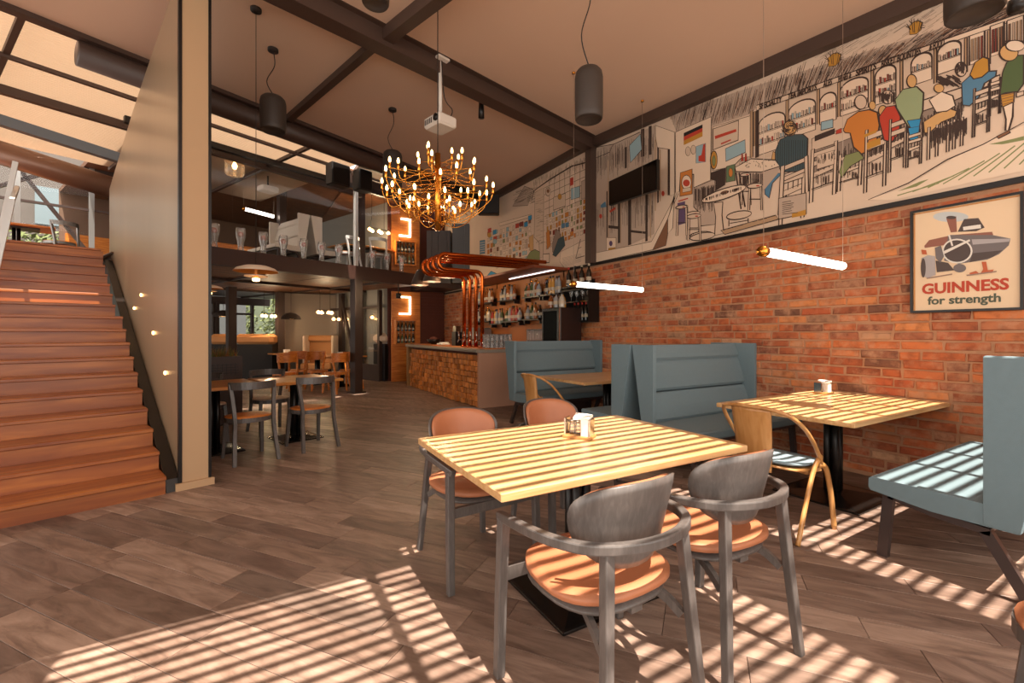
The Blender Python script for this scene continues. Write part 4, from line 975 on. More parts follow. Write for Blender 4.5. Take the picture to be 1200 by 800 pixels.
# led tubes
def led(p0, p1, lb, rad=.032, top=None):
    a, b = Vector(p0), Vector(p1); d = (b-a).normalized(); t = thing('tube_light', lb, 'pendant lamp', tuple(a)); L = (b-a).length
    MB().tube([d*.05, b-a-d*.02], rad, 16).build('tube', M['led'], t)
    MB().tube([d*-.0, d*.055], rad*1.15, 18).build('end_cap', M['brass'], t); MB().tube([b-a-d*.025, b-a], rad*1.02, 18).build('end_cap', M['brass'], t)
    for s in (.03, L-.02):
        p = d*s; c_ = top or ceil_h(a.x+p.x, a.y+p.y); MB().tube([p+Vector((0, 0, rad)), Vector((p.x, p.y, c_-a.z))], .0022, 5).build('suspension_wire', M['wire'], t)
        MB().lathe([(.02, c_-a.z-.02), (.02, c_-a.z+.003)], (p.x, p.y, 0), 10).build('wire_fixing', M['brass'], t)
    return t
led(on_z(892, 294, 3.2), on_z(989, 312, 3.83), 'glowing white tube light with brass end cap hanging over the sunlit wall table')
led(on_z(670, 332.5, 5.34), on_z(754, 339.5, 5.97), 'glowing white tube light hanging over the shaded booth table in front of the bar')
# chandelier
CH = on_z(513, 225, 4.2)
ch = thing('chandelier', 'tiered brass chandelier with dozens of small candle bulbs on curved arms', 'chandelier', tuple(CH))
c_ = ceil_h(CH.x, CH.y)-CH.z
MB().tube([(0, 0, -.36), (0, 0, .36)], .028, 16).build('hub', M['brass'], ch)
MB().tube([(0, 0, .36), (0, 0, c_)], .005, 6).build('rod', M['cord'], ch); MB().lathe([(.06, c_-.03), (.06, c_+.004)], (0, 0, 0), 18).build('canopy', M['brass'], ch)
rg = random.Random(21)
cup = MB().lathe([(.006, 0), (.011, .01), (.011, .055), (.009, .06)], (0, 0, 0), 8).mesh('candle_cup', M['brass'])
blb = MB().lathe([(.006, .058), (.0115, .074), (.012, .086), (.008, .102), (.002, .112)], (0, 0, 0), 8).mesh('bulb', M['bulb'])
tiers = [(.2, .2, .27, 5), (.17, .36, .2, 7), (.08, .46, .1, 7), (.0, .52, .0, 8), (-.08, .46, -.08, 8), (-.13, .35, -.14, 8), (-.18, .22, -.19, 7)]
for k, (zh, R, zt0, n) in enumerate(tiers):
    for i in range(n):
        a = 2*PI*(i+.37*k)/n+rg.uniform(-.2, .2); zt = zt0+rg.uniform(-.03, .03); dx, dy = math.cos(a), math.sin(a)
        low = (i % 3 == 0) and k > 1; zl = -.28 if low else zh
        P = [(dx*.02, dy*.02, zl), (dx*R*.5, dy*R*.5, (zl+zt)/2-(.1 if low else .02)), (dx*R*.9, dy*R*.9, zt-.09), (dx*R, dy*R, zt)]
        MB().tube(smooth_path(P, 4), .0042, 5).build('arm', M['brass'], ch)
        MB().tube([(0, 0, zt+.0), (dx*R, dy*R, zt+.01)], .003, 5).build('stay_rod', M['brass'], ch)
        o = bpy.data.objects.new('candle_cup', cup); COL.objects.link(o); o.parent = ch; o.location = (dx*R, dy*R, zt-.005)
        o2 = bpy.data.objects.new('bulb', blb); COL.objects.link(o2); o2.parent = o
# projector
q = on_z(516, 145, 5.2); t = thing('projector', 'white ceiling projector on a short bracket above the chandelier', 'projector', tuple(q), math.radians(-75))
MB().cbox((0, 0, 0), (.3, .26, .13), .02).build('housing', M['white'], t); MB().tube([(.1, -.13, .0), (.1, -.15, .0)], .04, 16).build('lens', M['black'], t)
c_ = ceil_h(q.x, q.y)-q.z; MB().tube([(0, 0, .06), (0, 0, c_-.02)], .022, 10).build('bracket_pole', M['white'], t); MB().cbox((0, 0, c_-.03), (.16, .16, .03), .005).build('ceiling_plate', M['white'], t)
MB().tube(smooth_path([(.1, .05, .04), (.16, .05, .12), (.05, .02, .3), (.03, 0, c_-.05)], 5), .006, 6).build('cable', M['cord'], t)
for i in range(5): MB().b2((-.12+i*.03, -.133, -.03), (-.105+i*.03, -.13, .03)).build('vent_slot', M['pendant'], t)
q = on_z(564, 128, 6.0); t = thing('spot_light', 'small black ceiling spotlight to the right of the projector', 'spotlight', tuple(q)); c_ = ceil_h(q.x, q.y)-q.z
MB().tube([(0, 0, -.12), (0, 0, .1)], .04, 14, .033).build('can', M['black'], t); MB().tube([(0, 0, .1), (0, 0, c_)], .012, 8).build('stem', M['black'], t); MB().lathe([(.05, c_-.02), (.05, c_+.004)], (0, 0, 0), 14).build('canopy', M['black'], t)
# small security camera on the mural at top right
q = on_u(1192, 8, 4.8); t = thing('security_camera', 'small black dome camera at the top right corner above the mural', 'camera', tuple(q))
MB().lathe([(.05, -.03), (.055, 0), (.05, .05), (.03, .06)], (0, 0, 0), 18).build('dome', M['black'], t); MB().bar((0, 0, .02), (UW-.02-q.x, 0, .02), .03, .03).build('bracket', M['black'], t)
# television
TL, TR, BRc, BLc = [on_z(*p) for p in ((713.5, 212.5, 6.63), (770, 186, 5.85), (770, 222, 5.83), (713.5, 240.5, 6.6))]
tv = thing('television', 'black flat television tilted forward in front of the mural', 'television', tuple((TL+BRc)/2)); o_ = Vector(tv.location)
nn = (TR-TL).cross(BLc-TL).normalized()
if nn.x > 0: nn = -nn
ctr = (TL+TR+BRc+BLc)/4-o_
MB().prism([p-o_ for p in (TL, TR, BRc, BLc)], -nn*.05).build('bezel', mat('tv_bezel', '0c0a0a', .3), tv)
MB().prism([(p-o_-ctr)*.96+ctr for p in (TL, TR, BRc, BLc)], nn*.004).build('screen', mat('tv_screen', '060505', .12, spec=.6), tv)
MB().bar(ctr-nn*.05, Vector((UW-.01-o_.x, ctr.y, ctr.z)), .1, .1).build('wall_bracket', M['black'], tv)
# speakers
for k, (x0, y0, x1, y1, zz, lb) in enumerate(((389, 188, 413, 214, 7.6, 'left black loudspeaker under the duct above the glass partition'), (421, 196, 439, 221, 8.0, 'right black loudspeaker under the duct above the glass partition'), (560, 228, 585, 250, 9.9, 'black loudspeaker mounted at the far left end of the mural'))):
    a = on_z(x0, y1, zz); b = on_z(x1, y0, zz); t = thing('loudspeaker', lb, 'speaker', tuple(a), MZ if k < 2 else math.radians(-30)); W_ = (Vector((b.x, b.y, 0))-Vector((a.x, a.y, 0))).length; hh = b.z-a.z
    MB().cbox((W_/2, .1, hh/2), (W_, .22, hh), .015).build('box', mat('speaker_black', '120e0d', .5) if k == 0 else bpy.data.materials['speaker_black'], t)
    MB().b2((.02, -.015, .02), (W_-.02, -.01, hh-.02)).build('grille', M['black'], t)
    zc = 4.24-a.z if k < 2 else hh+.25
    MB().tube([(W_/2, .1, hh), (W_/2, .1, zc)], .012, 8).build('mount', M['black'], t)

# ================================================================ UPPER FLOOR FURNITURE (on the mezzanine)
ZM = 2.78
M['whitebooth'] = mat('off_white_upholstery', 'cfc4b6', .75)
def mzx(px, yl):                       # sight line through column px meets the mezzanine-frame plane y = yl
    lo, hi = 5.0, 18.0
    for _ in range(40):
        m_ = (lo+hi)/2
        if (mzimv @ on_z(px, 390, m_)).y < yl: lo = m_
        else: hi = m_
    return (mzimv @ on_z(px, 390, lo)).x
xc = mzx(364, 1.0)
make_booth(tuple(mz(xc-.28, 2.4, ZM)), MZ-PI/2, 1.4, 'off white booth sofa on the upper floor, left one of the back to back pair', M['whitebooth'])
make_booth(tuple(mz(xc+.28, 1.0, ZM)), MZ+PI/2, 1.4, 'off white booth sofa on the upper floor, right one of the back to back pair', M['whitebooth'])
def up_floor(px, zz): q = on_z(px, 300, zz); return (q.x, q.y, ZM)
make_table(up_floor(413, 11.6), MZ, .95, .8, 'honey coloured table on the upper floor right of the white booths', base=(.5, .5), top=M['lefttop'])
make_table(up_floor(436, 11.9), MZ, .9, .8, 'honey coloured table on the upper floor beside the white post', base=(.5, .5), top=M['lefttop'])
make_bistro(up_floor(408, 10.7), MZ+.3, 'pale metal chair in front of the upper floor table', seatm=M['orangewood'], frame=M['whitesteel'])
make_bistro(up_floor(441, 10.9), MZ-.3, 'pale metal chair right of the upper floor white post', seatm=M['orangewood'], frame=M['whitesteel'])
make_booth((up_floor(436, 13.4)[0], up_floor(436, 13.4)[1], ZM), MZ+.2, 1.1, 'white booth sofa on the upper floor next to the wine display', M['whitebooth'])
t = thing('lounge_sofa', 'dark sofa with timber back at the left end of the upper floor', 'sofa', up_floor(268, 11.5), MZ)
MB().cbox((0, .25, .62), (2.0, .12, .5), .03).build('back', M['orangewood'], t); MB().cbox((0, 0, .3), (2.0, .6, .3), .05).build('seat', M['benchleg'], t); MB().b2((-.9, -.2, 0), (.9, .2, .16)).build('plinth', M['black'], t)
led(on_z(284, 244, 10.5), on_z(322, 254, 11.0), 'white tube light on the upper floor behind the glass partition', .04, top=4.95)
q = on_z(275, 205, 8.8); t = thing('glass_jar_pendant', 'smoky glass jar pendant lamp behind the partition glass', 'pendant lamp', tuple(q))
MB().lathe([(.15, 0), (.17, .03), (.17, .36), (.13, .4)], (0, 0, 0), 24, cap=False).build('shade', M['glassware'], t); MB().lathe([(.03, .12), (.05, .18), (.02, .25)], (0, 0, 0), 12).build('bulb', M['warmlight'], t); MB().tube([(0, 0, .25), (0, 0, 4.95-q.z)], .005, 6).build('cord', M['cord'], t)
MB().lathe([(.14, .395), (.14, .41)], (0, 0, 0), 20).build('lid', M['greymetal'], t)
q = on_z(314, 222, 9.6); t = thing('projector', 'small grey projector hanging under the upper ceiling', 'projector', tuple(q), MZ)
MB().cbox((0, 0, 0), (.34, .28, .12), .02).build('housing', M['white'], t); MB().tube([(0, 0, .06), (0, 0, 4.95-q.z)], .02, 8).build('pole', M['black'], t)
# multi-bulb pendants
def lamp(p, power, r=.05):
    d_ = bpy.data.lights.new('lamp_light', 'POINT'); d_.energy = power; d_.color = (1, .72, .42); d_.shadow_soft_size = r
    o = bpy.data.objects.new('lamp_light', d_); COL.objects.link(o); o.location = p
def multi(px, py, zz, wpx, n, lb, top, z2=None):
    q = on_z(px, py, zz); t = thing('multi_bulb_pendant', lb, 'pendant lamp', tuple(q), MZ); W_ = wpx/FP*zz
    MB().bar((-W_/2, 0, .06), (W_/2, 0, .06), .02, .02).build('bar', M['black'], t)
    for i in range(n):
        x = -W_/2+W_*i/(n-1); MB().lathe([(.0, -.045), (.04, -.03), (.05, 0), (.03, .03), (.0, .05)], (x, .1*((i % 2)-.5), 0), 12, cap=False).build('bulb', M['warmlight'], t)
    lamp(q+Vector((0, 0, -.12)), 28 if z2 is None else z2)
    for x in (-W_/3, W_/3): MB().tube([(x, 0, .06), (x, 0, top-q.z)], .006, 6).build('cord', M['cord'], t)
multi(443, 271, 11.6, 26, 5, 'cluster pendant with round warm bulbs on the upper floor', 4.95, 60)
multi(315, 370, 12.5, 16, 4, 'row of four warm bulbs hanging in front of the left rear windows', 2.5)
multi(381, 366, 12.0, 19, 4, 'row of four warm bulbs hanging in the middle of the rear dining area', 2.5)
multi(402, 374, 13.5, 26, 4, 'row of warm bulbs hanging behind the steel post', 2.5)
multi(446, 372, 12.9, 26, 4, 'row of warm bulbs hanging left of the bar', 2.5, 14)
def dome(px, py, zz, lb):
    q = on_z(px, py, zz); t = thing('dome_pendant', lb, 'pendant lamp', tuple(q))
    MB().lathe([(.26, 0), (.22, .09), (.12, .16), (.02, .18)], (0, 0, 0), 22, cap=False).build('shade', M['pendant'], t); MB().lathe([(.0, 0.01), (.2, .012)], (0, 0, 0), 16, cap=False).build('diffuser', M['warmlight'], t); MB().tube([(0, 0, .18), (0, 0, 2.5-q.z)], .006, 6).build('cord', M['cord'], t)
dome(262, 371, 12.2, 'dark dome pendant lamp by the leftmost rear window'); dome(341, 374, 12.2, 'dark dome pendant lamp with pale rim by the middle rear window')
q = on_z(467, 347, 10.6); t = thing('spot_light', 'small dark spotlight under the mezzanine near the bar', 'spotlight', tuple(q)); MB().tube([(0, 0, -.05), (0, 0, .07)], .06, 12).build('can', M['black'], t); MB().tube([(0, 0, .07), (0, 0, 2.5-q.z)], .012, 6).build('stem', M['black'], t)
# beer glasses standing on the ledge behind the partition glass
xs_ = [251, 282, 308.5, 332, 356, 377, 397, 417.5, 436.5, 453.5, 470.5]
M['redmark'] = mat('red_emblem', 'b5482c', .4)
g0 = MB().lathe([(.062, 0), (.066, .012), (.05, .03), (.045, .08), (.052, .16), (.078, .26), (.084, .34), (.074, .42), (.07, .42), (.078, .34), (.072, .26), (.046, .16), (.04, .08)], (0, 0, 0), 18, cap=False).mesh('glass', M['glassware'])
ge = MB().lathe([(.0, -.05), (.03, -.04), (.045, 0), (.03, .04), (.0, .05)], (0, 0, 0), 14, cap=False).mesh('emblem', M['redmark'])
for i, x in enumerate(xs_):
    r_ = (x-600)/FP; # meet the partition line just behind the glass
    # solve in mezzanine frame: point with local y = .07
    lo, hi = 5.0, 14.0
    for _ in range(40):
        m_ = (lo+hi)/2; yl = (mzimv @ on_z(x, 390, m_)).y
        if yl < .085: lo = m_
        else: hi = m_
    q = on_z(x, 390, lo); o = bpy.data.objects.new('beer_glass', g0); COL.objects.link(o); o.location = (q.x, q.y, 2.8); o['label'] = 'tall beer glass with red emblem on the mezzanine ledge, %s' % (('nearest the beige column', 'second from the beige column', 'third from the beige column', 'fourth from the beige column', 'fifth from the beige column', 'sixth from the beige column', 'fifth from the right end', 'fourth from the right end', 'third from the right end', 'second from the right end', 'at the right end')[i]); o['category'] = 'glass'; o['group'] = 'beer glasses along the mezzanine ledge'
    e = bpy.data.objects.new('emblem', ge); COL.objects.link(e); e.parent = o; e.location = (0, 0, .31)
struct(MB().b2((-3.98, .0, 2.78), (XR-.0, .2, 2.8)).build('trim_3', M['black'])).matrix_world = mzm
# upper floor grey cupboards at the far right end
for k, (x0, x1, y0, lb) in enumerate(((530, 560, 262, 'grey steel cupboard on the upper level beside the mural'), (500, 528, 268, 'dark glazed cupboard on the upper level behind the copper pipes'))):
    a = on_z(x0, 330, 11.6+.2*k); b = on_z(x1, 330, 11.6+.2*k); d_ = b-a; L = d_.length; zt = H+(390-y0)/FP*11.6
    t = thing('cupboard', lb, 'cabinet', (a.x, a.y, 2.62), math.atan2(d_.y, d_.x)); mt = mat('cupboard_grey', '4c4a4a', .4) if k == 0 else mat('cupboard_brown', '33241c', .4)
    MB().b2((0, 0, 0), (L, .45, zt-2.62)).build('body', mt, t); 
    for x in (.02, L/2+.01): MB().b2((x, -.02, .04), (x+L/2-.03, 0, zt-2.66)).build('door', mt, t)
sh = struct(MB().b2((XR+2.0, 11.0, 2.5), (UW, 12.3, 2.62)).build('trim_4', M['steel']))

# ================================================================ UPPER LANDING (top of the stairs)
nb_w = None
lm_ = Matrix.Translation((-.495, 4.69, 0)) @ Matrix.Rotation(SR, 4, 'Z'); ZL = 17*RS-.04
def ld(x, y, z=0): p = lm_ @ Vector((x, y, ZL+z)); return tuple(p)
make_table(ld(-1.05, LY+2.9), SR, 1.0, .7, 'orange wooden table on the landing at the top of the stairs', base=(.4, .4), top=M['orangewood'])
make_bistro(ld(-.5, LY+2.4), SR+.5, 'grey metal chair with wooden seat on the landing, right of the table', frame=M['greymetal'])
make_bistro(ld(-1.8, LY+2.6), SR-1.0, 'grey metal chair on the landing, left of the table', frame=M['greymetal'])
make_bistro(ld(-1.5, LY+3.5), SR+PI, 'grey metal chair on the landing, behind the table', frame=M['greymetal'])
lf_ = struct(MB().b2((-5, LY+4.1, ZL), (1.0, LY+4.2, ZL+.1)).build('wall_landing', M['greymetal'])); lf_.matrix_world = lm_
MB().b2((-5, LY+4.1, ZL+2.2), (1.0, LY+4.2, ZL+2.4)).build('facade_rail', M['benchleg'], lf_)
MB().b2((-5, LY+4.1, ZL+1.45), (1.0, LY+4.16, ZL+1.5)).build('facade_rail', M['benchleg'], lf_)
for x in (-4.4, -3.3, -2.2, -1.1, 0): MB().b2((x, LY+4.08, ZL), (x+.09, LY+4.2, ZL+2.4)).build('mullion', M['greymetal'], lf_)
for i, x in enumerate((-4.3, -3.2, -2.1, -1.0)): MB().b2((x, LY+4.13, ZL+.1), (x+1.0, LY+4.14, ZL+2.2)).build('pane', M['glass'], lf_)
for (x0, z0, x1, z1) in ((-3.2, 0.1, -2.2, 1.6), (-1.0, 2.1, .1, .4), (-2.1, 1.2, -.6, 2.2)): MB().bar((x0, LY+4.3, ZL+z0), (x1, LY+4.3, ZL+z1), .07, .07, up=(0, 1, 0)).build('brace', M['benchleg'], lf_)
p0, p1 = on_z(-60, 160, 7.2), on_z(150, 226, 8.6)
tag(MB().tube([p0, p1], .2, 20).build('roof_duct', mat('brown_duct', '7b5a48', .35, metal=.3)), 'thick brown round duct above the landing windows', 'duct')
for k, (x, y, r, n, s) in enumerate(((-3.2, LY+7, 1.6, 2600, 5), (-.8, LY+8, 1.5, 2200, 6))):
    q = lm_ @ Vector((x, y, 0)); leaves('garden_tree', (q.x, q.y, 2.9), (r, 1.0, 1.2), n, ('green tree crown beyond the landing windows, left', 'green tree crown beyond the landing windows, right')[k], M['leaf'], s, .1)

nbw = thing('neighbour_building', 'dim grey brown building with slanting struts beyond the landing windows', 'building', tuple(lm_ @ Vector((-2.5, LY+9.6, 0))), SR)
MB().b2((-5, 0, 3.9), (4.6, .3, 8)).build('wall', mat('grey_brown_cladding', '57504b', .7, var=.2, vscale=2), nbw)
MB().b2((-5, -.4, 3.75), (4.6, .3, 3.9)).build('eave', M['benchleg'], nbw)
for x in (-3.5, -1.2, 1.1, 3.2): MB().b2((x, -.05, 0), (x+.2, .2, 3.9)).build('column', M['benchleg'], nbw)
for i, x in enumerate((-3.0, -.6, 1.7)): MB().b2((x, -.03, 4.5), (x+1.4, .0, 5.6)).build('window', mat('blue_dim_window', '6b7a80', .2), nbw)
# ================================================================ MURAL (flat print on the wall above the brick)
INK = 'ink'
PC = {'ink': '3b2a22', 'grey': '8b7768', 'lgrey': 'b39c89', 'pale': 'cbb199', 'blank': 'dcc3aa', 'gold': 'b5802e', 'red': 'b23a26', 'dred': '7c2c20', 'teal': '3c4c50', 'blue': '4f7790', 'lblue': '8fa8ae', 'olive': '7d8152', 'sage': '8f9a72', 'dgreen': '4b5a34', 'green': '5f7050', 'skin': 'c79a62', 'orange': 'c0752f', 'brown': '7a5238', 'black': '191412', 'purple': '594462', 'sky': '2f85b0', 'wood': 'a98868'}
PN = list(PC); PM = [mat('paint_'+k, v, .8) for k, v in PC.items()]
class Draw:
    def __init__(s, T): s.T = T; s.fill = MB(); s.line = MB(); s.z = 0; s.lz = 0; s.rg = random.Random(4)
    def P(s, p, off): x, y = s.T[0]+p[0]/s.T[2], s.T[1]+p[1]/s.T[2]; return on_u(x, y, UW-.0125-off)
    def poly(s, pts, c, ol=0):
        s.z += .000010; q = [s.P(p, s.z) for p in pts]
        tri = tessellate_polygon([q]); s.fill.add(q, [tuple(t) for t in tri], PN.index(c))
        if ol: s.stroke(list(pts)+[pts[0]], ol)
        return s
    def stroke(s, pts, w_=.012, c=INK, taper=True):
        s.z += .0000025
        q = [s.P(p, s.z) for p in pts]; n = len(q); vs = []
        for i in range(n):
            d = q[min(i+1, n-1)]-q[max(i-1, 0)]; d.x = 0
            if d.length < 1e-6: d = Vector((0, 1, 0))
            d.normalize(); nn = Vector((0, -d.z, d.y)); k = w_/2*(1 if not taper else (.45+.55*math.sin(PI*(i+.4)/(n-.2)))); vs += [q[i]+nn*k, q[i]-nn*k]
        s.line.add(vs, [(2*i, 2*i+1, 2*i+3, 2*i+2) for i in range(n-1)], PN.index(c)); return s
    def L(s, *pts, w=.012, c=INK): return s.stroke(pts, w, c)
    def rect(s, x0, y0, x1, y1, c, ol=.008, sl=0):
        return s.poly([(x0, y0), (x1, y0+sl*(x1-x0)), (x1, y1+sl*(x1-x0)), (x0, y1)], c, ol)
    def ell(s, x, y, rx, ry, c, ol=.008, sl=0, n=16):
        return s.poly([(x+rx*math.cos(2*PI*i/n), y+ry*math.sin(2*PI*i/n)+sl*rx*math.cos(2*PI*i/n)) for i in range(n)], c, ol)
    def hatch(s, x0, y0, x1, y1, n, ln, w=.006, sl=0, c=INK, ang=(0, 1)):
        for i in range(n):
            t = s.rg.random(); x = x0+(x1-x0)*t; y = y0+(y1-y0)*s.rg.random()+sl*(x-x0); l = ln*s.rg.uniform(.4, 1)
            s.stroke([(x, y), (x+ang[0]*l, y+ang[1]*l)], w, c)
    def chair(s, x, y, w_, h_, sl=-.3, seat='pale'):
        """back view of a ladder chair: x,y = top-left of the back"""
        f = lambda a, b: (x+a*w_, y+b*h_+sl*a*w_)
        s.poly([f(.02, .45), f(1.0, .42), f(1.0, .5), f(.0, .55)], seat, .008)
        for a in (0, .88):
            s.poly([f(a, 0), f(a+.12, 0), f(a+.05, 1), f(a-.08, 1)], 'pale', .012)
        for b in (.08, .24): s.poly([f(.1, b), f(.9, b), f(.9, b+.09), f(.1, b+.09)], 'pale', .01)
        for a in (.3, .5, .7): s.L(f(a, .33), f(a-.02, .46), w=.01)
        s.L(f(0, .75), f(.85, .75), w=.012); s.L(f(.02, .78), f(.87, .78), w=.006)
        s.hatch(*f(.15, .56), *f(.8, .6), 14, h_*.2, .007)
mur = thing('mural', 'large hand drawn mural of a crowded pub on the right hand wall above the bricks', 'mural', (UW-.012, 2.5, 3.3))
def board(v0, v1):
    m = MB(); n = 12; P = [(v0, HB+.01)]+[(v0+(v1-v0)*i/n, min(4.62, ceil_h(UW, v0+(v1-v0)*i/n))) for i in range(n+1)]+[(v1, HB+.01)]
    return m.prism([(UW-.012, v, z) for v, z in P], (.012, 0, 0))
M['muralg'] = mat('mural_ground', 'd3b9a1', .75, var=.07, vscale=2.5, bump=.1, bscale=8)
def place(o, par): o.parent = par; o.location = -Vector(par.location); return o
place(board(-2.9, 5.66).build('painted_ground', M['muralg']), mur)
d = Draw((850, 0, 3.0771)); R_ = d.rg
# thatch fringe
def yb(x, pts):
    for (a, b), (c, e) in zip(pts[:-1], pts[1:]):
        if a <= x <= c: return b+(e-b)*(x-a)/(c-a)
    return pts[-1][1]
fr_ = [(782, 140), (793, 155), (833, 137), (834, 148), (878, 134), (887, 126), (1129, 43), (1200, 17)]
d.T = (0, 0, 1)
d.poly([(793, 155), (833, 137), (834, 148), (878, 134), (887, 126), (1129, 43), (1200, 17), (1200, 2), (1129, 25), (887, 100), (850, 112), (785, 135)], 'lgrey')
for i in range(900):
    x = 784+416*R_.random()**1.0; y0 = yb(x, fr_); k = max(0, min(1, (x-930)/200)); l = R_.uniform(5, 24)*(1-.3*k); s0_ = R_.random()*14
    d.stroke([(x, y0-s0_), (x+l*.25+l*1.0*k, y0-s0_-l*(1-.35*k))], R_.choice((.004, .006, .009)), R_.choice(('ink', 'ink', 'grey', 'brown')))
for i in range(160):
    x = R_.uniform(950, 1200); y0 = yb(x, fr_)-R_.uniform(10, 45); d.stroke([(x, y0), (x+14, y0-9)], .004, 'grey')
d.T = (850, 0, 3.0771)
for (x, y) in ((392, 215), (685, 100)):
    d.poly([(x-20, y+25), (x-22, y-5), (x-5, y-22), (x+12, y-25), (x+26, y-18), (x+20, y+8), (x+5, y+22)], 'gold', .008)
    for a in range(10): d.stroke([(x+18*math.cos(a), y+18*math.sin(a)), (x+34*math.cos(a), y-34*abs(math.sin(a)))], .006)
# sign board over the shelves
d.poly([(112, 398), (1077, 62), (1077, 42), (112, 380)], 'blank', .01)
d.poly([(112, 400), (880, 132), (1077, 62), (1077, 200), (1000, 235), (960, 260), (760, 330), (330, 510), (112, 580)], 'pale')
# shelf bays with arches, bottles and books
def bay(x0, x1, yt, yb_, arch=True):
    sl = -.34; mid = (x0+x1)/2; w_ = x1-x0
    pts = [(x0, yb_), (x0, yt+28)]+[(mid-w_/2*math.cos(a*PI/10), yt+28-28*math.sin(a*PI/10)+sl*(w_/2-w_/2*math.cos(a*PI/10))) for a in range(11)]+[(x1, yb_+sl*w_)]
    d.poly(pts, 'blank', .016)
    k = 0; y = yt+56
    while y < yb_-8:
        d.L((x0, y), (x1, y+sl*w_), w=.016); d.L((x0, y+5), (x1, y+5+sl*w_), w=.006)
        x = x0+5
        while x < x1-6:
            h_ = R_.uniform(14, 26); ww = R_.uniform(4, 7); yy = y+sl*(x-x0)
            c = R_.choice(('blank', 'pale', 'lgrey', 'red', 'lgrey', 'blank', 'grey', 'dred', 'lblue'))
            d.poly([(x, yy), (x+ww, yy-1), (x+ww, yy-h_), (x, yy-h_)], c, .005); x += ww+R_.uniform(1, 5)
        y += 42
for a in ((120, 215, 425, 560), (228, 325, 378, 500), (340, 400, 345, 450), (415, 515, 300, 420), (540, 615, 250, 380), (670, 745, 205, 310), (765, 850, 165, 270)): bay(*a)
for a in ((880, 935, 130, 235), (955, 1005, 95, 205), (1015, 1077, 75, 180)):
    d.rect(a[0], a[2], a[1], a[3], 'blank', .014, -.34); 
    for k in range(4): x = a[0]+6+k*(a[1]-a[0]-8)/4; d.rect(x, a[2]+14-.34*(x-a[0]), x+7, a[3]-10-.34*(x-a[0]), R_.choice(('dred', 'brown', 'pale', 'wood')), .006, -.34)
for x in (102, 218, 330, 405, 525, 630, 752, 862, 945): d.poly([(x, 400-.347*(x-112)), (x+10, 396-.347*(x-112)), (x+10, 400-.347*(x-112)+120), (x, 400-.347*(x-112)+124)], 'wood', .01)
# long bar counter and dark under side
d.poly([(312, 500), (450, 455), (560, 415), (760, 345), (900, 300), (990, 270), (990, 292), (820, 365), (640, 425), (420, 510), (312, 545)], 'pale', .012)
d.poly([(320, 545), (420, 510), (640, 428), (860, 352), (860, 400), (640, 520), (420, 610), (320, 640)], 'grey')
d.hatch(330, 560, 860, 590, 230, 60, .007, -.38)
d.poly([(322, 490), (395, 462), (395, 482), (322, 510)], 'ink'); d.rect(345, 440, 388, 470, 'lblue', .01, -.25)
# white floor with planks
d.poly([(500, 720), (640, 680), (820, 570), (960, 500), (1077, 450), (1077, 615), (850, 665), (600, 722)], 'blank')
for k in range(9): x = 620+k*55; d.L((x, 705-.2*(x-620)-k*3), (x+150, 690-.2*(x-470)-k*16), w=.012, c='olive')
d.L((515, 720), (660, 660), (800, 575), (930, 520), (1077, 440), w=.01)
d.poly([(620, 690), (700, 655), (735, 645), (690, 672)], 'olive'); d.poly([(950, 520), (1040, 500), (1077, 490), (1077, 505), (1000, 520)], 'olive')
# seated customers
d.chair(200, 595, 90, 215, -.33)
d.poly([(172, 545), (165, 580), (178, 618), (192, 560)], 'skin', .008)
d.poly([(140, 640), (165, 622), (205, 625), (170, 660), (158, 715), (143, 700)], 'blue', .01)
d.poly([(196, 505), (230, 486), (280, 484), (298, 500), (296, 560), (290, 605), (262, 618), (205, 620), (180, 585), (180, 545)], 'teal', .012)
for k in range(14): x = 190+k*8; d.L((x, 505), (x-1, 612), w=.005, c='black')
d.ell(233, 463, 24, 27, 'skin', .01)
for k in range(60): a = R_.uniform(0, 6.28); r_ = R_.uniform(4, 27); d.stroke([(233+r_*math.cos(a), 460+r_*math.sin(a)), (233+(r_+6)*math.cos(a+.9), 460+(r_+6)*math.sin(a+.9))], .008)
d.poly([(208, 600), (290, 566), (290, 582), (208, 616)], 'pale', .01); d.poly([(206, 640), (286, 606), (286, 620), (206, 655)], 'pale', .01)
d.poly([(200, 600), (214, 596), (205, 770), (190, 775)], 'pale', .012); d.poly([(285, 565), (298, 560), (300, 690), (288, 694)], 'pale', .012)
d.rect(192, 715, 292, 790, 'lgrey', .012, -.2); d.poly([(240, 770), (290, 755), (290, 775), (240, 785)], 'gold'); 
for k in range(7): d.L((205, 730+k*7), (235+R_.uniform(0, 30), 724+k*7), w=.008)
d.chair(310, 540, 95, 190, -.36); d.rect(330, 560, 392, 610, 'pale', .006, -.3); d.hatch(330, 560, 392, 580, 30, 20, .006, -.3)
# brown jacket man
d.chair(410, 560, 85, 130, -.3)
d.poly([(425, 470), (440, 430), (480, 402), (520, 395), (548, 405), (556, 450), (548, 500), (530, 540), (490, 555), (462, 530), (450, 480), (432, 478)], 'orange', .014)
d.ell(488, 368, 22, 26, 'pale', .012); d.ell(530, 380, 12, 16, 'skin', .008)
d.poly([(400, 470), (418, 462), (420, 478), (398, 484)], 'red', .006)
d.poly([(432, 560), (480, 545), (500, 570), (450, 600), (420, 640), (410, 620)], 'olive', .008)
d.chair(505, 470, 78, 225, -.36); 
d.poly([(500, 485), (545, 468), (545, 478), (500, 496)], 'gold'); d.poly([(510, 515), (560, 496), (560, 520), (510, 540)], 'gold')
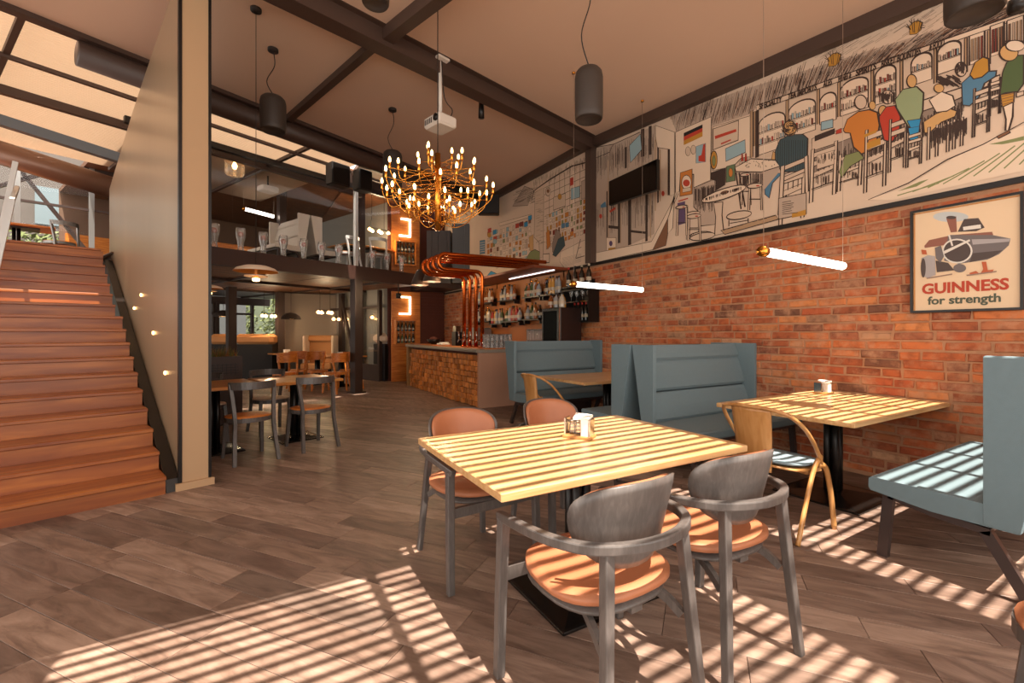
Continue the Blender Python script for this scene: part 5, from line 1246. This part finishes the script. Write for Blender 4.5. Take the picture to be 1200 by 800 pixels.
# woman in red
d.ell(568, 400, 16, 20, 'skin', .01); d.ell(585, 350, 22, 25, 'pale', .01); d.hatch(555, 330, 612, 345, 40, 34, .01, 0)
d.poly([(555, 420), (580, 385), (612, 380), (632, 420), (628, 480), (600, 512), (572, 505), (556, 440)], 'red', .012)
d.chair(592, 432, 62, 190, -.36)
# green shirt man
d.poly([(612, 360), (640, 322), (690, 312), (715, 335), (712, 400), (700, 440), (660, 458), (636, 420), (618, 390)], 'sage', .012)
d.ell(672, 292, 18, 24, 'skin', .01); d.poly([(655, 435), (705, 428), (700, 455), (668, 462)], 'sky', .008); d.poly([(660, 462), (700, 455), (695, 500), (665, 505)], 'sky', .006)
d.chair(655, 480, 55, 125, -.3)
# woman leaning back with pale hair, sunglasses
d.poly([(715, 440), (760, 410), (812, 392), (835, 400), (828, 420), (780, 440), (735, 480), (718, 478)], 'skin', .01)
d.poly([(735, 360), (780, 330), (820, 345), (830, 380), (800, 400), (760, 405)], 'blank', .01); d.ell(770, 318, 18, 16, 'skin', .008)
d.hatch(760, 270, 830, 300, 60, 28, .01, 0, 'ink', (1, .6)); d.ell(850, 250, 20, 26, 'pale', .012); d.hatch(835, 225, 862, 250, 30, 22, .01)
for x in (730, 760, 800, 822, 850): d.poly([(x, 460-.3*(x-730)), (x+9, 457-.3*(x-730)), (x+6, 575-.42*(x-730)), (x-3, 578-.42*(x-730))], 'pale', .01)
d.hatch(735, 470, 870, 480, 90, 60, .008, -.35)
# woman with golden hair in blue
d.poly([(852, 300), (880, 275), (940, 258), (978, 255), (975, 275), (935, 300), (915, 350), (880, 382), (855, 378)], 'blue', .012)
d.poly([(882, 270), (900, 225), (930, 205), (950, 212), (952, 255), (925, 278), (895, 285)], 'gold', .012)
d.chair(895, 320, 60, 175, -.36); d.chair(952, 290, 42, 130, -.3)
# old man in green with striped trunks
d.poly([(1000, 260), (1015, 225), (1050, 200), (1077, 198), (1077, 300), (1055, 330), (1010, 335), (990, 340)], 'dgreen', .012)
d.ell(1022, 190, 34, 30, 'skin', .01); d.hatch(1000, 145, 1077, 160, 60, 26, .008, 0, 'ink', (1, .3)); d.ell(1045, 165, 34, 20, 'blank', .008)
d.poly([(992, 342), (1042, 332), (1040, 368), (998, 385)], 'gold', .01)
for k in range(4): d.L((994, 348+k*10), (1041, 336+k*10), w=.007, c='brown')
d.poly([(1002, 385), (1038, 370), (1036, 420), (1022, 470), (1010, 470), (1012, 430)], 'blank', .012); d.poly([(978, 492), (1025, 468), (1028, 478), (985, 500)], 'brown', .008)
d.rect(1050, 335, 1077, 350, 'pale', .01, -.3)
# --- left half of the right hand mural
d.T = (696, 130, 4.447)
d.poly([(5, 200), (110, 170), (315, 75), (315, 640), (5, 780)], 'lgrey')
for (a, b) in (((10, 190), (105, 172)), ((105, 172), (240, 110)), ((10, 245), (80, 215)), ((80, 215), (100, 175))): d.L(a, b, w=.014)
d.hatch(10, 200, 310, 260, 150, 120, .006, -.3); d.hatch(10, 470, 310, 560, 110, 120, .006, -.2)
for x, y0, y1, w_ in ((160, 190, 300, 12), (245, 95, 240, 18), (285, 80, 230, 16), (125, 470, 690, 12), (178, 450, 700, 16), (268, 420, 680, 12), (65, 420, 660, 6), (330, 190, 480, 8), (385, 200, 440, 10)): d.poly([(x, y0), (x+w_, y0-4), (x+w_, y1-4), (x, y1)], 'ink')
for x, y0, y1 in ((140, 470, 690), (295, 420, 660), (320, 150, 520), (345, 200, 470), (75, 260, 660)): d.L((x, y0), (x, y1), w=.02, c='wood')
d.poly([(185, 180), (242, 120), (250, 200), (190, 270)], 'lblue', .014); d.poly([(75, 595), (125, 600), (125, 615), (75, 610)], 'ink'); d.poly([(190, 620), (268, 628), (268, 640), (190, 632)], 'ink')
d.poly([(35, 490), (60, 470), (65, 500), (35, 505)], 'blue'); d.ell(35, 548, 8, 12, 'red', 0); d.ell(360, 430, 8, 14, 'red', 0); d.poly([(80, 520), (110, 500), (115, 510), (85, 530)], 'red')
d.rect(65, 660, 115, 775, 'blank', .01); d.poly([(75, 715), (112, 710), (110, 768), (75, 775)], 'gold', .006); d.ell(88, 690, 9, 14, 'purple', 0)
d.poly([(5, 740), (300, 680), (430, 430), (440, 430), (385, 560), (320, 720), (5, 790)], 'blank', .01); d.poly([(305, 725), (385, 560), (385, 640), (375, 700)], 'brown', .01)
d.poly([(320, 75), (420, 110), (420, 430), (410, 610), (385, 640), (385, 560), (430, 430), (395, 440), (395, 200), (330, 190), (320, 130)], 'blank', .01)
d.poly([(425, 110), (612, 30), (608, 360), (520, 400), (520, 330), (450, 330), (445, 420), (425, 425)], 'blank', .014)
d.poly([(468, 115), (566, 70), (566, 88), (468, 134)], 'black'); d.poly([(468, 134), (566, 88), (566, 107), (468, 155)], 'red'); d.poly([(468, 155), (566, 107), (566, 132), (468, 178)], 'gold')
d.ell(490, 210, 13, 24, 'pale', .006); d.ell(518, 202, 13, 24, 'pale', .006); d.poly([(532, 185), (582, 168), (582, 265), (532, 272)], 'lblue', .006); d.poly([(570, 175), (580, 170), (580, 265), (545, 262), (545, 235), (560, 230)], 'red')
d.poly([(450, 322), (512, 302), (512, 432), (448, 445)], 'orange', .012); d.ell(482, 372, 25, 38, 'blank', .01); d.ell(482, 375, 18, 18, 'red', 0); d.rect(462, 405, 504, 425, 'pale', .006, -.2)
d.poly([(435, 480), (475, 470), (475, 585), (440, 595)], 'purple'); d.poly([(520, 400), (630, 355), (640, 590), (545, 600), (540, 520), (520, 500)], 'lgrey', .012); d.hatch(525, 400, 635, 420, 90, 130, .006, -.2)
def stool(x, y, w_, h_):
    for a in (.12, .85): d.poly([(x+a*w_, y), (x+a*w_+8, y), (x+a*w_+(4 if a < .5 else 12), y+h_), (x+a*w_-(6 if a < .5 else -4), y+h_)], 'pale', .01)
    d.L((x+.15*w_, y+h_*.55), (x+.9*w_, y+h_*.55), w=.012); d.ell(x+w_/2, y, w_/2, w_*.16, 'pale', .012, -.12); d.ell(x+w_*.7, y, w_*.12, w_*.05, 'red', 0)
stool(425, 500, 65, 150); stool(478, 535, 75, 135); d.ell(560, 650, 65, 22, 'pale', .014, -.1); d.hatch(500, 640, 620, 660, 30, 16, .008); d.L((440, 470), (490, 455), w=.02, c='red')
# --- middle piece
d.T = (790, 100, 4.21)
d.poly([(190, 205), (375, 150), (378, 350), (330, 360), (290, 400), (190, 420)], 'blank', .01)
d.poly([(192, 215), (318, 172), (316, 270), (192, 318)], 'pale', .014); d.poly([(200, 250), (305, 215), (308, 228), (203, 265)], 'red'); d.poly([(230, 285), (280, 265), (280, 272), (232, 292)], 'red')
d.poly([(253, 312), (350, 268), (352, 330), (255, 375)], 'lblue', .01); d.ell(196, 368, 17, 45, 'gold', .014, -.1); d.ell(196, 372, 8, 25, 'olive', .006)
d.poly([(182, 430), (255, 405), (252, 490), (205, 520), (205, 470), (182, 465)], 'ink'); d.poly([(258, 400), (300, 388), (300, 470), (256, 478)], 'green', .01); d.ell(279, 430, 10, 22, 'orange', .006)
for x in (375, 402): d.poly([(x, 130), (x+14, 120), (x+14, 352), (x, 358)], 'ink' if x > 400 else 'wood', .01)
for x in (330, 348): d.poly([(x, 375), (x+3, 335), (x+8, 335), (x+12, 372)], 'red', .006)
d.poly([(300, 405), (380, 362), (500, 368), (520, 400), (430, 428), (305, 425)], 'blank', .014); d.poly([(305, 428), (430, 430), (520, 402), (515, 430), (440, 520), (425, 470), (310, 440)], 'lgrey'); d.hatch(320, 430, 440, 440, 60, 70, .007); d.hatch(320, 365, 500, 400, 40, 8, .008)
stool(325, 440, 50, 150); stool(360, 495, 75, 120); d.L((305, 430), (330, 610), w=.02); d.L((320, 430), (350, 600), w=.02)
d.poly([(195, 580), (240, 575), (236, 640), (245, 730), (200, 740), (205, 650)], 'pale', .014); d.ell(245, 535, 110, 26, 'blank', .016, -.32); d.ell(250, 528, 20, 8, 'brown', .006, -.2); d.hatch(140, 560, 330, 560, 70, 18, .008, -.32)
d.ell(320, 640, 62, 20, 'pale', .014, -.15); d.L((270, 665), (270, 695), w=.016); d.L((275, 680), (365, 665), w=.012); d.L((365, 655), (365, 680), w=.016)
d.ell(140, 745, 62, 18, 'pale', .014, -.15); d.poly([(230, 715), (500, 640), (515, 660), (250, 735)], 'wood', .01); d.hatch(240, 712, 490, 715, 60, 18, .006, -.28, INK, (1, -.2)); stool(62, 645, 70, 120); stool(8, 600, 55, 140)
place(d.fill.build('painted_figures', PM), mur); place(d.line.build('ink_drawing', PM), mur)
# lettering on the sign board of the mural
def text_obj(s, size, name, m_, p0, p1, par, up=Vector((0, 0, 1)), depth=.0008, align='CENTER', bold=0, off=0):
    cu = bpy.data.curves.new(name, 'FONT'); cu.body = s; cu.size = size; cu.extrude = depth; cu.align_x = align; cu.align_y = 'CENTER'; cu.offset = bold; cu.resolution_u = 3
    tmp = bpy.data.objects.new(name, cu); COL.objects.link(tmp); dg = bpy.context.evaluated_depsgraph_get(); me = bpy.data.meshes.new_from_object(tmp.evaluated_get(dg)); bpy.data.objects.remove(tmp)
    me.materials.clear(); me.materials.append(m_); o = bpy.data.objects.new(name, me); COL.objects.link(o)
    xs = [v.co.x for v in me.vertices]; w_ = max(xs)-min(xs); L = (p1-p0).length; cx_ = (max(xs)+min(xs))/2
    ex = (p1-p0).normalized(); ez = ex.cross(up).normalized(); ey = ez.cross(ex)
    R = Matrix((ex, ey, ez)).transposed().to_4x4(); k = L/w_
    mt = Matrix.Translation((p0+p1)/2) @ R @ Matrix.Diagonal((k, 1, 1, 1)) @ Matrix.Translation((-cx_, 0, 0))
    me.transform(mt); o.parent = par; o.location = -Vector(par.location); return o
inkm = PM[0]
for s_, x0, x1 in (('SPECIALTY', 122, 205), ('TEA IMPORTS', 225, 330), ('ALES', 352, 385), ('WINES &', 405, 455), ('SPIRITS', 470, 545), ('BISKET BOUNTIES', 562, 705), ('& FOOD', 735, 790)):
    yy = lambda x: 393-.349*(x-112)-3
    p0 = on_u(850+x0/3.0771, yy(x0)/3.0771, UW-.037); p1 = on_u(850+x1/3.0771, yy(x1)/3.0771, UW-.037)
    text_obj(s_, .085, 'lettering', inkm, p0, p1, mur, bold=.004)
# ---------------- second mural beyond the steel column
mu2 = thing('mural', 'hand drawn mural of a wall of pinned pictures, left of the dark steel column', 'mural', (UW-.012, 8, 3.3))
place(board(5.78, 12.2).build('painted_ground', M['muralg']), mu2)
d = Draw((550, 190, 5.333)); R_ = d.rg
d.poly([(270, 275), (345, 150), (400, 170), (365, 270)], 'lgrey', .012); d.L((400, 180), (500, 110), (640, 25), (735, 0), w=.03); d.L((390, 230), (405, 180), w=.03)
for k in range(8): x = 500+k*32; d.L((x, 110-.45*(x-500)), (x, 330-.5*(x-500)), w=.012)
for k in range(5): d.L((470, 180+k*45-20), (735, 60+k*45-20), w=.01)
d.hatch(400, 90, 735, 130, 120, 50, .006, -.4); d.hatch(270, 170, 400, 260, 60, 40, .006, 0, INK, (1, -.4))
d.poly([(410, 190), (465, 160), (462, 590), (440, 600), (435, 500), (405, 470)], 'pale', .012); d.hatch(412, 200, 462, 520, 60, 30, .006, 0, 'grey', (1, -.3))
d.poly([(185, 380), (385, 325), (390, 340), (190, 400)], 'blank', .008)
d.poly([(700, 120), (735, 105), (735, 215), (700, 230)], 'lgrey', .012); d.rect(525, 220, 600, 300, 'pale', .014, -.35); d.ell(565, 215, 12, 18, 'gold', .006); d.poly([(630, 100), (650, 92), (650, 140), (630, 150)], 'red'); d.rect(635, 165, 690, 235, 'lblue', .01, -.3)
d.ell(492, 185, 16, 26, 'pale', .012); d.ell(492, 180, 9, 12, 'brown', 0)
cols_ = ('gold', 'pale', 'olive', 'blank', 'orange', 'brown', 'lblue', 'blank', 'lgrey', 'dred', 'pale')
for i in range(13):
    for j in range(6):
        x = 482+i*19+R_.uniform(-3, 3); y = 330+j*38-(x-482)*.42+R_.uniform(-4, 4)
        if x < 725 and y > 230 and y < 560: d.rect(x, y, x+R_.uniform(9, 15), y+R_.uniform(18, 30), R_.choice(cols_), .007, -.4)
for i in range(14):
    for j in range(7):
        x = 110+i*20+R_.uniform(-3, 3); y = 440+j*36-(x-110)*.28+R_.uniform(-4, 4)
        if x < 405 and y > 300 and y < 640: d.rect(x, y, x+R_.uniform(9, 16), y+R_.uniform(18, 28), R_.choice(cols_), .007, -.3)
for x, y, c in ((125, 430, 'red'), (298, 400, 'red'), (325, 390, 'dred'), (353, 392, 'sky'), (160, 480, 'red'), (157, 440, 'sky'), (378, 350, 'sky'), (610, 395, 'blue'), (640, 450, 'orange'), (608, 330, 'orange'), (585, 400, 'blue')): d.rect(x-10, y-14, x+12, y+14, c, .006, -.3)
d.ell(125, 455, 12, 16, 'gold', .006); d.ell(160, 495, 13, 16, 'lblue', .006); d.rect(65, 490, 98, 575, 'blue', .01, -.15)
for k in range(5): d.L((67, 505+k*14), (96, 500+k*14), w=.012, c='blank')
d.poly([(350, 610), (380, 560), (410, 545), (440, 560), (440, 625), (350, 625)], 'olive', .012); d.poly([(372, 470), (400, 450), (400, 550), (378, 555)], 'skin', .01)
d.poly([(520, 500), (545, 420), (565, 430), (575, 500), (540, 580), (520, 560)], 'grey', .014); d.poly([(555, 480), (590, 460), (598, 520), (540, 590), (520, 580)], 'teal', .012); d.poly([(480, 440), (500, 420), (508, 520), (485, 545)], 'orange', .01)
d.rect(460, 575, 500, 630, 'blank', .02, -.1); d.poly([(570, 560), (690, 500), (735, 480), (735, 640), (600, 670), (565, 620)], 'blank', .008); d.L((665, 600), (695, 480), w=.02); d.L((665, 600), (720, 585), w=.016); d.L((680, 540), (700, 530), w=.012)
for k in range(9): d.L((580, 600+k*7), (700, 570+k*6), w=.005, c='grey')
d.poly([(105, 770), (110, 710), (135, 680), (170, 695), (195, 730), (150, 770)], 'sky', .012); d.rect(215, 600, 240, 640, 'pale', .008); d.poly([(240, 690), (265, 680), (262, 720), (240, 720)], 'teal')
place(d.fill.build('painted_figures', PM), mu2); place(d.line.build('ink_drawing', PM), mu2)

# ================================================================ FRAMED POSTER
TLp, TRp, BLp, BRp = on_u(1067, 248, UW-.03), on_u(1200, 223.5, UW-.03), on_u(1066, 366.7, UW-.03), on_u(1200, 362.5, UW-.03)
v1_, v0_ = TLp.y, TRp.y-.0; zt_, zb_ = (TLp.z+TRp.z)/2, (BLp.z+BRp.z)/2
po = thing('poster', 'framed cream beer poster with a grey machine, hanging on the bricks at the right edge', 'poster', (UW-.02, (v0_+v1_)/2, zb_))
W_, Hh = v1_-v0_, zt_-zb_
def pp(a, b, off): return Vector((-off, W_/2-a*W_, b*Hh))       # a: 0 left..1 right, b: 0 bottom..1 top, local
MB().b2((-.004, -W_/2+.01, .01), (.0, W_/2-.01, Hh-.01)).build('print', mat('cream_print', 'ddbf9c', .5), po)
fm = M['black']
for lo, hi in (((-.022, -W_/2, 0), (.006, W_/2, .018)), ((-.022, -W_/2, Hh-.018), (.006, W_/2, Hh)), ((-.022, -W_/2, .018), (.006, -W_/2+.018, Hh-.018)), ((-.022, W_/2-.018, .018), (.006, W_/2, Hh-.018))): MB().b2(lo, hi).build('frame_rail', fm, po)
MB().b2((-.006, -W_/2+.02, Hh-.034), (-.004, W_/2-.02, Hh-.022)).b2((-.006, W_/2-.03, .02), (-.004, W_/2-.02, Hh-.02)).build('print_border', mat('ochre_border', 'c2834a', .6), po)
pcs = {'g': '6b6160', 'd': '4a3c38', 'l': 'a39a98', 'r': 'b2552f', 'o': '8c6f60', 'n': '8a5544', 's': 'b9bcbb', 'w': 'd8cfc4'}
pk = list(pcs); pm_ = [mat('print_'+k, v, .6) for k, v in pcs.items()]
pd_ = MB(); lay = [.0042]
def PP(pts, c):
    lay[0] += .00025; q = [pp(((x-108)/(632-108)), 1-((y-195)/(655-195)), lay[0]) for x, y in pts]
    # undo the perspective slope of the measured outline (top edge falls to the left)
    tri = tessellate_polygon([q]); pd_.add(q, [tuple(t) for t in tri], pk.index(c))
def fx(pts):       # zoomed photo px -> upright poster px
    out = []
    for x, y in pts:
        t = (x-108)/(632-108); top = 195-98*t; bot = 665-15*t; k = (y-top)/(bot-top); out.append((x, 195+k*460))
    return out
def EL(x, y, rx, ry, c, n=24): PP(fx([(x+rx*math.cos(2*PI*i/n), y+ry*math.sin(2*PI*i/n)) for i in range(n)]), c)
EL(310, 215, 85, 24, 's')
PP(fx([(290, 222), (338, 212), (342, 285), (312, 288)]), 'n'); EL(314, 218, 24, 8, 'd')
PP(fx([(180, 352), (205, 325), (320, 300), (500, 285), (505, 300), (300, 345), (182, 362)]), 'n'); PP(fx([(345, 285), (375, 225), (440, 220), (468, 265), (430, 282)]), 'd'); PP(fx([(370, 262), (450, 250), (452, 268), (372, 278)]), 'w')
PP(fx([(300, 300), (500, 300), (578, 318), (570, 350), (530, 390), (480, 415), (350, 435), (280, 420)]), 'g'); PP(fx([(410, 320), (578, 318), (572, 332), (415, 345)]), 'l'); PP(fx([(415, 385), (545, 372), (500, 405), (400, 428)]), 'd')
EL(342, 375, 72, 58, 'w'); EL(342, 375, 64, 51, 'd'); PP(fx([(268, 380), (400, 320), (404, 328), (275, 392)]), 'w'); PP(fx([(300, 300), (308, 298), (325, 350), (316, 352)]), 'w')
PP(fx([(165, 410), (200, 395), (235, 400), (238, 488), (200, 502), (175, 495)]), 'l'); EL(175, 455, 13, 45, 'd'); PP(fx([(238, 420), (300, 430), (330, 465), (245, 475)]), 'd'); EL(355, 455, 30, 20, 'g')
PP(fx([(235, 360), (265, 350), (280, 400), (262, 430), (240, 410)]), 'g'); PP(fx([(165, 370), (190, 372), (195, 392), (170, 392)]), 'r')
PP(fx([(455, 425), (475, 425), (482, 465), (508, 462), (500, 478), (450, 480), (462, 460)]), 'r'); PP(fx([(400, 478), (430, 468), (445, 480), (405, 488)]), 'r'); PP(fx([(385, 486), (520, 468), (520, 474), (390, 492)]), 'o'); PP(fx([(190, 502), (320, 480), (320, 486), (195, 506)]), 'o')
pd_.build('machine_picture', pm_, po)
red_ = mat('poster_red', 'b03a1e', .6); grn = mat('poster_dark_green', '4a5040', .6)
wp = lambda a, b: Vector(po.location)+pp(a, b, .0062)
text_obj('GUINNESS', .118, 'red_lettering', red_, wp(.115, .222), wp(.885, .222), po, bold=.004)
text_obj('for strength', .092, 'dark_lettering', grn, wp(.17, .108), wp(.82, .108), po, bold=.0025)
